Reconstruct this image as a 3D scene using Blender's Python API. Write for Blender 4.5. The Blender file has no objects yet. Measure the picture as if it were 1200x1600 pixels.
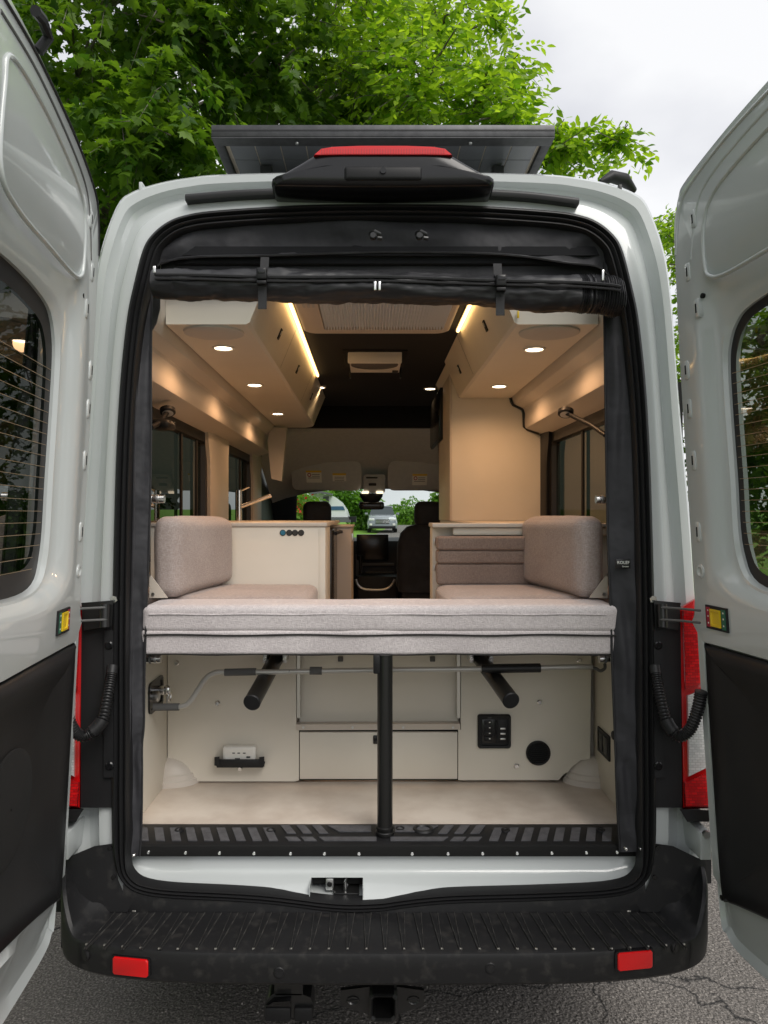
import bpy, bmesh, math, random
import numpy as np
from mathutils import Vector, Matrix
R = math.radians
rnd = random.Random(7)
SC = bpy.context.scene
COL = SC.collection

# ------------------------------------------------------------------ camera, sky, light
CX, CY, CZ, F, VX, VY = -0.035, -2.0, 1.65, 1110.0, 580.0, 805.0
cam = bpy.data.objects.new('camera', bpy.data.cameras.new('camera'))
COL.objects.link(cam)
cam.location = (CX, CY, CZ)
cam.rotation_euler = (R(90), 0, 0)
cam.data.sensor_fit = 'VERTICAL'
cam.data.sensor_height = 34.6
cam.data.lens = 34.6 * F / 1600
cam.data.shift_x = 20 / 1600
cam.data.shift_y = 5 / 1600
cam.data.clip_start = 0.05
cam.data.clip_end = 800
SC.camera = cam

SUN_EL, SUN_AZ = 50, 146          # azimuth clockwise from +y: right and behind the camera, diffused by cloud
w = bpy.data.worlds.new('World'); SC.world = w; w.use_nodes = True
nt = w.node_tree; nt.nodes.clear()
def N(t, tree=None, **kw):
    n = (tree or nt).nodes.new(t)
    for k, v in kw.items(): setattr(n, k, v)
    return n
sky = N('ShaderNodeTexSky', sky_type='NISHITA', sun_disc=False)
sky.sun_elevation = R(SUN_EL); sky.sun_rotation = R(SUN_AZ); sky.dust_density = 3; sky.air_density = 1.0
tc = N('ShaderNodeTexCoord')
sep = N('ShaderNodeMapping'); sep.inputs['Scale'].default_value = (1, 1, 1.7)
nz = N('ShaderNodeTexNoise'); nz.inputs['Scale'].default_value = 3.4; nz.inputs['Detail'].default_value = 5; nz.inputs['Roughness'].default_value = .45
ramp = N('ShaderNodeValToRGB')
ramp.color_ramp.elements[0].position = .37; ramp.color_ramp.elements[0].color = (5.6, 5.65, 5.95, 1)
ramp.color_ramp.elements[1].position = .60; ramp.color_ramp.elements[1].color = (7.35, 7.35, 7.4, 1)
mx = N('ShaderNodeMix', data_type='RGBA'); mx.inputs[0].default_value = .9
bg = N('ShaderNodeBackground'); bg.inputs[1].default_value = .1
out = N('ShaderNodeOutputWorld')
L = nt.links.new
L(tc.outputs['Generated'], sep.inputs[0]); L(sep.outputs[0], nz.inputs['Vector']); L(nz.outputs['Fac'], ramp.inputs[0])
L(sky.outputs[0], mx.inputs[6]); L(ramp.outputs[0], mx.inputs[7]); L(mx.outputs[2], bg.inputs[0]); L(bg.outputs[0], out.inputs[0])
sun = bpy.data.objects.new('sun', bpy.data.lights.new('sun', 'SUN')); COL.objects.link(sun)
sun.data.energy = 1.5; sun.data.angle = R(36); sun.data.color = (1, .96, .9)
sd = Vector((math.sin(R(SUN_AZ)) * math.cos(R(SUN_EL)), math.cos(R(SUN_AZ)) * math.cos(R(SUN_EL)), math.sin(R(SUN_EL))))
sun.rotation_euler = sd.to_track_quat('Z', 'Y').to_euler()
SC.view_settings.view_transform = 'Standard'; SC.view_settings.look = 'None'
SC.view_settings.exposure = 0.52; SC.view_settings.gamma = 1
SC.render.engine = 'CYCLES'
SC.cycles.max_bounces = 8; SC.cycles.diffuse_bounces = 5; SC.cycles.glossy_bounces = 4
SC.cycles.transparent_max_bounces = 12; SC.cycles.sample_clamp_indirect = 6
SC.cycles.use_denoising = True
SC.cycles.caustics_reflective = False; SC.cycles.caustics_refractive = False

# ------------------------------------------------------------------ pixel helpers (photo pixel + a known depth -> place)
def S(y): return (y + 2.0) / F
def X(px, y): return CX + (px - VX) * S(y)
def Z(py, y): return CZ - (py - VY) * S(y)
def P(px, py, y): return Vector((X(px, y), y, Z(py, y)))
def yr(z): return .04 + .14 * (z - 1.38)          # the van's rear face leans forward with height
def RP(px, py, off=0):
    z = 1.5
    for _ in range(12): z = Z(py, yr(z) + off)
    return P(px, py, yr(z) + off)

# ------------------------------------------------------------------ materials
MATS = {}
def mat(name, col, rough=.5, metal=0, coat=0, col2=None, nscale=20, detail=4, bump=0, bscale=200, emit=None, estr=0, spec=.5, ramp=(.35, .65), stretch=(1, 1, 1), sheen=0, coat_rough=.05, bdist=.002):
    m = bpy.data.materials.new(name); m.use_nodes = True
    t = m.node_tree; b = t.nodes['Principled BSDF']
    b.inputs['Base Color'].default_value = (*col, 1); b.inputs['Roughness'].default_value = rough
    b.inputs['Metallic'].default_value = metal; b.inputs['Coat Weight'].default_value = coat; b.inputs['Coat Roughness'].default_value = coat_rough
    b.inputs['Specular IOR Level'].default_value = spec
    if sheen: b.inputs['Sheen Weight'].default_value = sheen
    if emit: b.inputs['Emission Color'].default_value = (*emit, 1); b.inputs['Emission Strength'].default_value = estr
    c = t.nodes.new('ShaderNodeTexCoord'); mp = t.nodes.new('ShaderNodeMapping'); mp.inputs['Scale'].default_value = stretch
    t.links.new(c.outputs['Object'], mp.inputs[0])
    if col2:
        n = t.nodes.new('ShaderNodeTexNoise'); n.inputs['Scale'].default_value = nscale; n.inputs['Detail'].default_value = detail
        r = t.nodes.new('ShaderNodeMapRange'); r.inputs[1].default_value = ramp[0]; r.inputs[2].default_value = ramp[1]
        x = t.nodes.new('ShaderNodeMix'); x.data_type = 'RGBA'
        x.inputs[6].default_value = (*col, 1); x.inputs[7].default_value = (*col2, 1)
        t.links.new(mp.outputs[0], n.inputs['Vector']); t.links.new(n.outputs['Fac'], r.inputs[0]); t.links.new(r.outputs[0], x.inputs[0])
        t.links.new(x.outputs[2], b.inputs['Base Color'])
    if bump:
        n2 = t.nodes.new('ShaderNodeTexNoise'); n2.inputs['Scale'].default_value = bscale; n2.inputs['Detail'].default_value = 3
        bp = t.nodes.new('ShaderNodeBump'); bp.inputs['Strength'].default_value = bump; bp.inputs['Distance'].default_value = bdist
        t.links.new(mp.outputs[0], n2.inputs['Vector']); t.links.new(n2.outputs['Fac'], bp.inputs['Height']); t.links.new(bp.outputs[0], b.inputs['Normal'])
    MATS[name] = m
    return m
def glass(name, tint, rough=.0, ior=1.45, haze=0.0, hazecol=(.05, .05, .05)):
    m = bpy.data.materials.new(name); m.use_nodes = True; t = m.node_tree; t.nodes.clear()
    o = t.nodes.new('ShaderNodeOutputMaterial'); tr = t.nodes.new('ShaderNodeBsdfTransparent'); tr.inputs[0].default_value = (*tint, 1)
    g = t.nodes.new('ShaderNodeBsdfGlossy'); g.inputs['Roughness'].default_value = rough; g.inputs[0].default_value = (1, 1, 1, 1)
    f = t.nodes.new('ShaderNodeFresnel'); gm = t.nodes.new('ShaderNodeNewGeometry'); mr_ = t.nodes.new('ShaderNodeMapRange')
    mr_.inputs[3].default_value = ior; mr_.inputs[4].default_value = 1 / ior; t.links.new(gm.outputs['Backfacing'], mr_.inputs[0]); t.links.new(mr_.outputs[0], f.inputs[0]); x = t.nodes.new('ShaderNodeMixShader')
    t.links.new(f.outputs[0], x.inputs[0]); t.links.new(tr.outputs[0], x.inputs[1]); t.links.new(g.outputs[0], x.inputs[2]); t.links.new(x.outputs[0], o.inputs[0])
    MATS[name] = m; return m
mat('paint', (.54, .57, .57), .32, coat=.9, col2=(.52, .55, .55), nscale=3, spec=.5)
mat('plastic', (.011, .011, .012), .48, spec=.3, col2=(.016, .016, .017), nscale=6, bump=.12, bscale=900, bdist=.001)
mat('bumper_plastic', (.013, .013, .014), .5, spec=.35, col2=(.04, .038, .036), nscale=34, detail=10, ramp=(.54, .8), bump=.15, bscale=700, bdist=.001)
mat('rib_plastic', (.03, .029, .028), .6, col2=(.13, .125, .115), nscale=40, detail=6, ramp=(.5, .8))
mat('plastic_gloss', (.008, .008, .009), .22)
mat('rubber', (.012, .012, .013), .45, bump=.05, bscale=300)
mat('fabric', (.016, .016, .020), .7, col2=(.026, .026, .031), nscale=9, detail=2, bump=.45, bscale=7, bdist=.05, sheen=.1)
mat('fabric_shiny', (.013, .013, .015), .45, col2=(.02, .02, .023), nscale=10, bump=.5, bscale=15, bdist=.03, stretch=(.28, 1, 1))
mat('webbing', (.015, .015, .017), .7, bump=.4, bscale=800)
mat('cream', (.71, .665, .58), .42, col2=(.68, .635, .55), nscale=5, bump=.03, bscale=500)
mat('cream_edge', (.58, .52, .45), .45)
mat('trim_cream', (.58, .53, .475), .45, bump=.12, bscale=350)
mat('vinyl_floor', (.60, .51, .43), .38, col2=(.72, .635, .55), nscale=9, detail=8, bump=.06, bscale=120)
mat('ceiling_black', (.0035, .004, .006), .9, bump=.2, bscale=600)
mat('headliner', (.46, .475, .48), .9, col2=(.50, .51, .51), nscale=30, bump=.2, bscale=700)
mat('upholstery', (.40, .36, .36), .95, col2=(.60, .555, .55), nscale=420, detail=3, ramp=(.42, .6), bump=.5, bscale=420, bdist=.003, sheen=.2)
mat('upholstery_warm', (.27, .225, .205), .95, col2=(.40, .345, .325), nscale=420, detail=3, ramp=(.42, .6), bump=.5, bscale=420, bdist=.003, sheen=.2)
mat('upholstery_brown', (.21, .155, .13), .95, col2=(.30, .235, .2), nscale=420, detail=3, ramp=(.42, .6), bump=.5, bscale=420, bdist=.003, sheen=.2)
mat('piping', (.02, .018, .018), .8)
mat('chrome', (.88, .88, .87), .24, metal=1)
mat('steel', (.68, .68, .67), .36, metal=1)
mat('aluminium', (.62, .60, .55), .38, metal=1)
mat('grey_tube', (.55, .54, .51), .35, metal=.4)
mat('grey_foam', (.12, .12, .12), .85)
mat('black_metal', (.012, .012, .012), .33, coat=.2)
mat('hitch_black', (.015, .015, .015), .28, coat=.6)
mat('dark_void', (.006, .006, .006), .9)
mat('carpet', (.009, .009, .009), 1, bump=1, bscale=900)
mat('grip', (.075, .075, .082), .5, col2=(.11, .11, .12), nscale=60, bump=.5, bscale=500)
mat('red_lens', (.55, .006, .008), .12, coat=1, emit=(1, .02, .02), estr=.0)
mat('red_bright', (.70, .004, .006), .25, coat=.6)
mat('clear_lens', (.75, .76, .76), .12, metal=.1, coat=1, col2=(.25, .25, .26), nscale=90, bump=.6, bscale=110, bdist=.008)
mat('red_facets', (.62, .006, .01), .15, coat=1, col2=(.22, .002, .004), nscale=70, ramp=(.45, .6), bump=.6, bscale=110, bdist=.008)
mat('yellow', (.75, .52, .01), .4); mat('green_label', (.02, .13, .08), .5); mat('red_label', (.35, .01, .04), .5)
mat('white_plastic', (.75, .73, .68), .4); mat('sticker', (.8, .8, .76), .6); mat('sticker_yellow', (.75, .5, .05), .6); mat('ink', (.03, .03, .03), .7)
mat('blue_button', (.02, .16, .26), .4)
mat('led', (1, .8, .5), .5, emit=(1, .62, .24), estr=5)
mat('lamp_on', (1, .9, .75), .5, emit=(1, .84, .6), estr=7)
mat('maplight', (1, .9, .75), .5, emit=(1, .82, .58), estr=1.2)
mat('solar_frame', (.07, .07, .075), .45, metal=.6, col2=(.09, .09, .095), nscale=40)
mat('solar_back', (.13, .135, .15), .3, coat=.3); mat('solar_line', (.55, .48, .38), .5)
mat('blind', (.82, .86, .9), .5); mat('frosted', (.55, .52, .48), .55)
mat('asphalt', (.12, .108, .098), .9, col2=(.40, .365, .33), nscale=130, detail=6, ramp=(.45, .75), bump=1, bscale=70, bdist=.02)
mat('lawn', (.13, .27, .02), .95, col2=(.19, .36, .035), nscale=6, bump=.6, bscale=60, bdist=.05)
mat('bark', (.10, .085, .07), .95, col2=(.2, .18, .16), nscale=14, bump=1, bscale=30, bdist=.02, stretch=(1, 1, .25))
mat('rv_white', (.75, .76, .77), .3, coat=.4); mat('rv_blue', (.05, .12, .22), .35); mat('rv_grey', (.12, .12, .13), .5)
mat('car_paint', (.22, .24, .26), .25, metal=.3, coat=.8); mat('car_glass', (.03, .04, .045), .05); mat('tyre', (.012, .012, .012), .85)
mat('grit', (.22, .2, .18), .9, col2=(.45, .42, .38), nscale=300); mat('dry_leaf', (.2, .11, .03), .8); mat('flower', (.65, .06, .03), .7)
mat('wire', (.02, .02, .02), .7); mat('defrost', (.42, .33, .22), .45, metal=.5)
glass('glass_tint', (.24, .27, .24)); glass('glass_dark', (.05, .055, .05)); glass('glass_clear', (.86, .92, .9))
glass('glass_side', (.018, .022, .016), ior=1.36); glass('lens_smoke', (.35, .33, .3))
def crack(m):
    t = m.node_tree; b = t.nodes['Principled BSDF']; c = [n for n in t.nodes if n.type == 'TEX_COORD'][0]
    v = t.nodes.new('ShaderNodeTexVoronoi'); v.feature = 'DISTANCE_TO_EDGE'; v.inputs['Scale'].default_value = 1.3
    nn = t.nodes.new('ShaderNodeTexNoise'); nn.inputs['Scale'].default_value = 3; nn.inputs['Detail'].default_value = 6
    mxv = t.nodes.new('ShaderNodeMix'); mxv.data_type = 'VECTOR'; mxv.inputs[0].default_value = .30
    t.links.new(c.outputs['Object'], nn.inputs['Vector']); t.links.new(c.outputs['Object'], mxv.inputs[4]); t.links.new(nn.outputs['Color'], mxv.inputs[5]); t.links.new(mxv.outputs[1], v.inputs['Vector'])
    r = t.nodes.new('ShaderNodeMapRange'); r.inputs[1].default_value = .0; r.inputs[2].default_value = .007; t.links.new(v.outputs['Distance'], r.inputs[0])
    old = b.inputs['Base Color'].links[0].from_socket; x = t.nodes.new('ShaderNodeMix'); x.data_type = 'RGBA'; x.inputs[6].default_value = (.012, .012, .012, 1)
    t.links.new(r.outputs[0], x.inputs[0]); t.links.new(old, x.inputs[7]); t.links.new(x.outputs[2], b.inputs['Base Color'])
crack(MATS['asphalt'])
def facets(m, c1, c2, cm, sc):
    t = m.node_tree; b = t.nodes['Principled BSDF']; c = [n for n in t.nodes if n.type == 'TEX_COORD'][0]
    mp = t.nodes.new('ShaderNodeMapping'); mp.inputs['Rotation'].default_value = (R(90), 0, 0); br = t.nodes.new('ShaderNodeTexBrick'); br.offset = 0
    br.inputs['Scale'].default_value = sc; br.inputs['Color1'].default_value = (*c1, 1); br.inputs['Color2'].default_value = (*c2, 1); br.inputs['Mortar'].default_value = (*cm, 1)
    br.inputs['Mortar Size'].default_value = .025; br.inputs['Brick Width'].default_value = .62; br.inputs['Row Height'].default_value = .31; br.offset = .5
    bp = t.nodes.new('ShaderNodeBump'); bp.inputs['Strength'].default_value = .6; bp.inputs['Distance'].default_value = .003
    t.links.new(c.outputs['Object'], mp.inputs[0]); t.links.new(mp.outputs[0], br.inputs['Vector']); t.links.new(br.outputs['Color'], b.inputs['Base Color']); t.links.new(br.outputs['Fac'], bp.inputs['Height']); t.links.new(bp.outputs[0], b.inputs['Normal'])
facets(MATS['red_facets'], (.80, .008, .012), (.45, .003, .006), (.35, .003, .005), 42)
facets(MATS['clear_lens'], (.95, .95, .95), (.72, .73, .74), (.60, .60, .60), 46)
def weave(m, c1, c2):
    t = m.node_tree; b = t.nodes['Principled BSDF']; c = [n for n in t.nodes if n.type == 'TEX_COORD'][0]
    outs = []
    for sc3, k in (((.22, .22, 1), 420), ((1, 1, .22), 420)):
        mp = t.nodes.new('ShaderNodeMapping'); mp.inputs['Scale'].default_value = sc3; n = t.nodes.new('ShaderNodeTexNoise'); n.inputs['Scale'].default_value = k; n.inputs['Detail'].default_value = 2
        t.links.new(c.outputs['Object'], mp.inputs[0]); t.links.new(mp.outputs[0], n.inputs['Vector']); outs.append(n.outputs['Fac'])
    mm = t.nodes.new('ShaderNodeMath'); mm.operation = 'MAXIMUM'; t.links.new(outs[0], mm.inputs[0]); t.links.new(outs[1], mm.inputs[1])
    lo = t.nodes.new('ShaderNodeTexNoise'); lo.inputs['Scale'].default_value = 7; lo.inputs['Detail'].default_value = 3; t.links.new(c.outputs['Object'], lo.inputs['Vector'])
    ad = t.nodes.new('ShaderNodeMath'); ad.operation = 'MULTIPLY_ADD'; ad.inputs[1].default_value = .25; t.links.new(lo.outputs['Fac'], ad.inputs[0]); t.links.new(mm.outputs[0], ad.inputs[2])
    r = t.nodes.new('ShaderNodeMapRange'); r.inputs[1].default_value = .55; r.inputs[2].default_value = .85; t.links.new(ad.outputs[0], r.inputs[0])
    x = t.nodes.new('ShaderNodeMix'); x.data_type = 'RGBA'; x.inputs[6].default_value = (*c1, 1); x.inputs[7].default_value = (*c2, 1)
    t.links.new(r.outputs[0], x.inputs[0]); t.links.new(x.outputs[2], b.inputs['Base Color'])
    bp = [n for n in t.nodes if n.type == 'BUMP'][0]; t.links.new(mm.outputs[0], bp.inputs['Height'])
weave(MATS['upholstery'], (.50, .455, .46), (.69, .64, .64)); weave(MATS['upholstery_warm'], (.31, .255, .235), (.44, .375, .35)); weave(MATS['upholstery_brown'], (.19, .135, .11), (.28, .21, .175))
def leafmat(name, c1, c2, trans):
    m = bpy.data.materials.new(name); m.use_nodes = True; t = m.node_tree; t.nodes.clear()
    o = t.nodes.new('ShaderNodeOutputMaterial'); g = t.nodes.new('ShaderNodeNewGeometry'); x = t.nodes.new('ShaderNodeMix'); x.data_type = 'RGBA'
    x.inputs[6].default_value = (*c1, 1); x.inputs[7].default_value = (*c2, 1); t.links.new(g.outputs['Random Per Island'], x.inputs[0])
    p = t.nodes.new('ShaderNodeBsdfPrincipled'); p.inputs['Roughness'].default_value = .42; p.inputs['Specular IOR Level'].default_value = .35
    tl = t.nodes.new('ShaderNodeBsdfTranslucent'); br = t.nodes.new('ShaderNodeMix'); br.data_type = 'RGBA'; br.blend_type = 'MULTIPLY'; br.inputs[0].default_value = 1
    br.inputs[7].default_value = (1.7, 1.75, .7, 1)
    ms = t.nodes.new('ShaderNodeMixShader'); ms.inputs[0].default_value = trans
    t.links.new(x.outputs[2], p.inputs['Base Color']); t.links.new(x.outputs[2], br.inputs[6]); t.links.new(br.outputs[2], tl.inputs[0])
    t.links.new(p.outputs[0], ms.inputs[1]); t.links.new(tl.outputs[0], ms.inputs[2]); t.links.new(ms.outputs[0], o.inputs[0]); MATS[name] = m
leafmat('maple_leaf', (.035, .09, .012), (.14, .24, .025), .48)
leafmat('elm_leaf', (.09, .20, .012), (.36, .50, .045), .55)
leafmat('bush_leaf', (.09, .20, .02), (.17, .32, .04), .45)

# ------------------------------------------------------------------ object helpers
def link(name, me, m=None, parent=None, smooth=True, ang=40):
    o = bpy.data.objects.new(name, me); COL.objects.link(o)
    if m is not None and not me.materials: me.materials.append(MATS[m] if isinstance(m, str) else m)
    if smooth and len(me.polygons) and not me.get('sm'):
        me.polygons.foreach_set('use_smooth', [True] * len(me.polygons))
        try: me.set_sharp_from_angle(angle=R(ang))
        except Exception: pass
        me['sm'] = 1
    if parent is not None: adopt(o, parent)
    return o
def wloc(o):
    v = Vector(o.location)
    while o.parent: o = o.parent; v = v  # children are stored in world coordinates
    return v
def adopt(o, parent):
    o.parent = parent
    # every mesh is modelled in world coordinates; undo the parent's offset
    root = parent; M = Matrix.Identity(4)
    o.matrix_parent_inverse = (world_of(parent)).inverted()
WORLD = {}
def world_of(o):
    M = Matrix.LocRotScale(o.location, o.rotation_euler, o.scale)
    if o.parent: M = world_of(o.parent) @ o.matrix_parent_inverse @ M
    return M
def thing(name, label, cat, loc=(0, 0, 0), group=None):
    o = bpy.data.objects.new(name, None); COL.objects.link(o); o.location = loc; o.empty_display_size = .05
    o['label'] = label; o['category'] = cat
    if group: o['group'] = group
    return o
def tag(o, label, cat, group=None):
    o['label'] = label; o['category'] = cat
    if group: o['group'] = group
    return o
def mesh(name, vs, fs):
    me = bpy.data.meshes.new(name); me.from_pydata([tuple(v) for v in vs], [], fs); me.update(); return me
def fixn(me):
    bm = bmesh.new(); bm.from_mesh(me); bmesh.ops.recalc_face_normals(bm, faces=bm.faces); bm.to_mesh(me); bm.free(); return me
def boxmesh(x0, x1, y0, y1, z0, z1, bev=.003, seg=2):
    bm = bmesh.new(); bmesh.ops.create_cube(bm, size=1)
    x0, x1 = sorted((x0, x1)); y0, y1 = sorted((y0, y1)); z0, z1 = sorted((z0, z1))
    for v in bm.verts: v.co = Vector((x0 + (v.co.x + .5) * (x1 - x0), y0 + (v.co.y + .5) * (y1 - y0), z0 + (v.co.z + .5) * (z1 - z0)))
    bev = min(bev, .45 * min(x1 - x0, y1 - y0, z1 - z0))
    if bev > 0: bmesh.ops.bevel(bm, geom=bm.edges[:], offset=bev, segments=seg, affect='EDGES', profile=.5)
    me = bpy.data.meshes.new('box'); bm.to_mesh(me); bm.free(); return me
def box(name, p, x0, x1, y0, y1, z0, z1, m, bev=.003, seg=2):
    return link(name, boxmesh(x0, x1, y0, y1, z0, z1, bev, seg), m, p)
def pbox(name, p, px0, px1, py0, py1, y0, y1, m, bev=.003, seg=2):   # front face given by photo pixels at depth y0
    return box(name, p, X(px0, y0), X(px1, y0), y0, y1, Z(py1, y0), Z(py0, y0), m, bev, seg)
def merge(name, p, meshes, m):
    bm = bmesh.new()
    for q in meshes: bm.from_mesh(q)
    me = bpy.data.meshes.new(name); bm.to_mesh(me); bm.free(); return link(name, me, m, p)
def loftmesh(rings, closed=True, cap0=False, cap1=False):
    n = len(rings[0]); vs = [v for r in rings for v in r]; fs = []
    for i in range(len(rings) - 1):
        for j in range(n if closed else n - 1):
            k = (j + 1) % n
            fs.append((i * n + j, i * n + k, (i + 1) * n + k, (i + 1) * n + j))
    if cap0: fs.append(tuple(range(n))[::-1])
    if cap1: fs.append(tuple((len(rings) - 1) * n + j for j in range(n)))
    return fixn(mesh('loft', vs, fs))
def loft(name, p, rings, m, closed=True, cap0=False, cap1=False, ang=40):
    return link(name, loftmesh(rings, closed, cap0, cap1), m, p, ang=ang)
def tubemesh(pts, r, seg=12, caps=True):
    pts = [Vector(q) for q in pts]; rs = r if isinstance(r, (list, tuple)) else [r] * len(pts)
    rings = []; up = None
    for i, q in enumerate(pts):
        d = (pts[min(i + 1, len(pts) - 1)] - pts[max(i - 1, 0)]).normalized()
        if up is None: up = d.orthogonal().normalized()
        up = (up - d * up.dot(d)).normalized(); s = d.cross(up)
        rings.append([q + (up * math.cos(a) + s * math.sin(a)) * rs[i] for a in [2 * math.pi * k / seg for k in range(seg)]])
    return loftmesh(rings, True, caps, caps)
def tube(name, p, pts, r, m, seg=12, caps=True): return link(name, tubemesh(pts, r, seg, caps), m, p)
def cr(keys, per=8, closed=False):
    k = [Vector(q) for q in keys]; n = len(k); o = []
    for i in range(n if closed else n - 1):
        g = lambda j: k[j % n] if closed else k[max(0, min(n - 1, j))]
        a, b, c, d = g(i - 1), g(i), g(i + 1), g(i + 2)
        for s in range(per):
            t = s / per
            o.append(.5 * ((2 * b) + (c - a) * t + (2 * a - 5 * b + 4 * c - d) * t * t + (3 * b - a - 3 * c + d) * t ** 3))
    if not closed: o.append(k[-1])
    return o
def cushmesh(x0, x1, y0, y1, z0, z1, r=.03, n=14, bulge=.006, seed=0, nz=.002):
    from mathutils import noise
    bm = bmesh.new(); bmesh.ops.create_cube(bm, size=2)
    bmesh.ops.subdivide_edges(bm, edges=bm.edges[:], cuts=n, use_grid_fill=True)
    c = Vector(((x0 + x1) / 2, (y0 + y1) / 2, (z0 + z1) / 2)); h = Vector(((x1 - x0) / 2, (y1 - y0) / 2, (z1 - z0) / 2)); r = min(r, min(h) * .95)
    for v in bm.verts:
        u = v.co.copy()
        # denser towards the edges so the rounding is smooth
        q = Vector([math.copysign(1 - (1 - abs(t)) ** 1.6, t) * h[i] for i, t in enumerate(u)])
        k = Vector([max(-(h[i] - r), min(h[i] - r, q[i])) for i in range(3)])
        d = q - k
        if d.length > 1e-9: q = k + d.normalized() * min(r, d.length if d.length < r else r)
        b = Vector([(bulge * math.copysign(1, u[i]) * (1 - u[(i + 1) % 3] ** 2) * (1 - u[(i + 2) % 3] ** 2) if abs(u[i]) > .999 else 0) for i in range(3)])
        q = q + b
        w = noise.noise((q + c) * 9 + Vector((seed, 0, 0))) * nz + noise.noise((q + c) * 25 + Vector((seed, 3, 0))) * nz * .4
        v.co = c + q + (q.normalized() * w)
    me = bpy.data.meshes.new('cushion'); bm.to_mesh(me); bm.free(); return me
def cushion(name, p, x0, x1, y0, y1, z0, z1, m, **k): return link(name, cushmesh(x0, x1, y0, y1, z0, z1, **k), m, p, ang=80)
def disc(name, p, c, axis, r, h, m, seg=24, bev=0):
    c = Vector(c); a = Vector(axis).normalized()
    if bev: pts = [c, c + a * (h - bev), c + a * h]; rs = [r, r, r - bev]
    else: pts = [c, c + a * h]; rs = [r, r]
    return tube(name, p, pts, rs, m, seg)
def text(name, p, body, loc, size, rot, m, align='CENTER', extr=.0004):
    cu = bpy.data.curves.new(name, 'FONT'); cu.body = body; cu.size = size; cu.align_x = align; cu.align_y = 'CENTER'; cu.extrude = extr; cu.resolution_u = 2
    o = bpy.data.objects.new('tmp', cu); COL.objects.link(o); dg = bpy.context.evaluated_depsgraph_get(); dg.update()
    me = bpy.data.meshes.new_from_object(o.evaluated_get(dg)); bpy.data.objects.remove(o)
    me.transform(Matrix.LocRotScale(Vector(loc), rot if not isinstance(rot, tuple) else __import__('mathutils').Euler(rot), Vector((1, 1, 1))))
    return link(name, me, m, p, smooth=False)
def sst(a, b, x): t = max(0, min(1, (x - a) / (b - a))); return t * t * (3 - 2 * t)
def struct(o): o['kind'] = 'structure'; return o

# ================================================================== GROUND
def gz(x, y):
    t = max(0, min(1, (y - 9) / 45)); t = t * t * (3 - 2 * t)
    return t * .72 + max(0, y - 54) * .012
def ground_sheet(name, xs, ys, f, m, dz):
    vs = []; fs = []
    for j, y in enumerate(ys):
        for i, s in enumerate(xs): x = f(s, y); vs.append((x, y, gz(x, y) + dz))
    n = len(xs)
    for j in range(len(ys) - 1):
        for i in range(n - 1): fs.append((j * n + i, j * n + i + 1, (j + 1) * n + i + 1, (j + 1) * n + i))
    return struct(link(name, mesh(name, vs, fs), m))
ys = [-60, -30, -10] + [i * 3 for i in range(0, 25)] + [90, 120, 200, 400]
ground_sheet('ground', [-300, -100, -40, -10, 0, 10, 40, 100, 300], ys, lambda s, y: s, 'lawn', -.02)
def road_x(s, y):
    l = -2.6 + max(0, y - 6) * .085 if y < 60 else 2; r = 5.5 + max(0, y - 6) * .03
    return l + (r - l) * s
ground_sheet('driveway', [0, .25, .5, .75, 1], [-40, -20, -8] + [i * 2 for i in range(-2, 50)], road_x, 'asphalt', 0)

# ================================================================== VAN
van = thing('camper_van', 'light grey high-roof camper van seen from behind with both rear doors open', 'van', (0, 0, 0))
C0K = [(598, 320), (720, 322), (850, 330), (900, 337), (930, 348), (955, 368), (970, 393), (985, 450), (995, 500), (1005, 590), (1012, 700), (1017, 850), (1020, 1000), (1021, 1150), (1022, 1270), (1019, 1335), (1003, 1376), (960, 1396), (850, 1403), (700, 1407), (598, 1411)]
C1K = [(598, 266), (720, 267), (850, 270), (900, 275), (945, 283), (988, 297), (1012, 318), (1037, 385), (1048, 450), (1054, 520), (1064, 650), (1080, 820), (1093, 1000), (1096, 1150), (1096, 1270), (1096, 1340), (1094, 1400), (1080, 1440), (850, 1450), (700, 1450), (598, 1450)]
def half(keys, off):
    pts = [RP(a, b, off) for a, b in keys]
    pts = [Vector((p.x + .003 if i not in (0, len(pts) - 1) else 0, p.y, p.z)) for i, p in enumerate(pts)]
    return cr(pts, 5)
def whole(h): return h + [Vector((-p.x, p.y, p.z)) for p in h[-2:0:-1]]
C0 = whole(half(C0K, 0)); C1 = whole(half(C1K, .03)); NC = len(C0)
def bottom_dip(p):
    if p.z < .75: return Vector((p.x, p.y, p.z - .022 * math.exp(-((p.x + .11) / .17) ** 2)))
    return p
C0 = [bottom_dip(p) for p in C0]
def inset(C, d):
    o = []
    n = len(C)
    for i, p in enumerate(C):
        t = C[(i + 1) % n] - C[i - 1]; nn = Vector((t.z, 0, -t.x)).normalized()
        if nn.x * p.x + nn.z * (p.z - 1.5) > 0: nn = -nn
        o.append(p + nn * d)
    return o
def lerp_ring(A, B, t, dy): return [a.lerp(b, t) + Vector((0, dy, 0)) for a, b in zip(A, B)]
prof = [(0, .0), (.16, -.006), (.27, -.004), (.33, .012), (.4, .034), (.6, .042), (.68, .03), (.74, .004), (.9, -.004), (.97, .004), (1, .02)]
rings = [inset(C0, .02), inset(C0, .012)]
rings[0] = [p + Vector((0, .03, 0)) for p in rings[0]]; rings[1] = [p + Vector((0, .012, 0)) for p in rings[1]]
rings += [lerp_ring(C0, C1, t, dy) for t, dy in prof]
def outw(C, dx, dz, dy): return [Vector((p.x * (1 + dx), p.y + dy, p.z + dz * max(0, (p.z - 1.5)))) for p in C]
rings += [outw(C1, .012, .006, .06), outw(C1, .04, .012, .14), outw(C1, .09, .016, .4)]
frame = loft('body_frame', van, rings, 'paint', ang=32)
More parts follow.
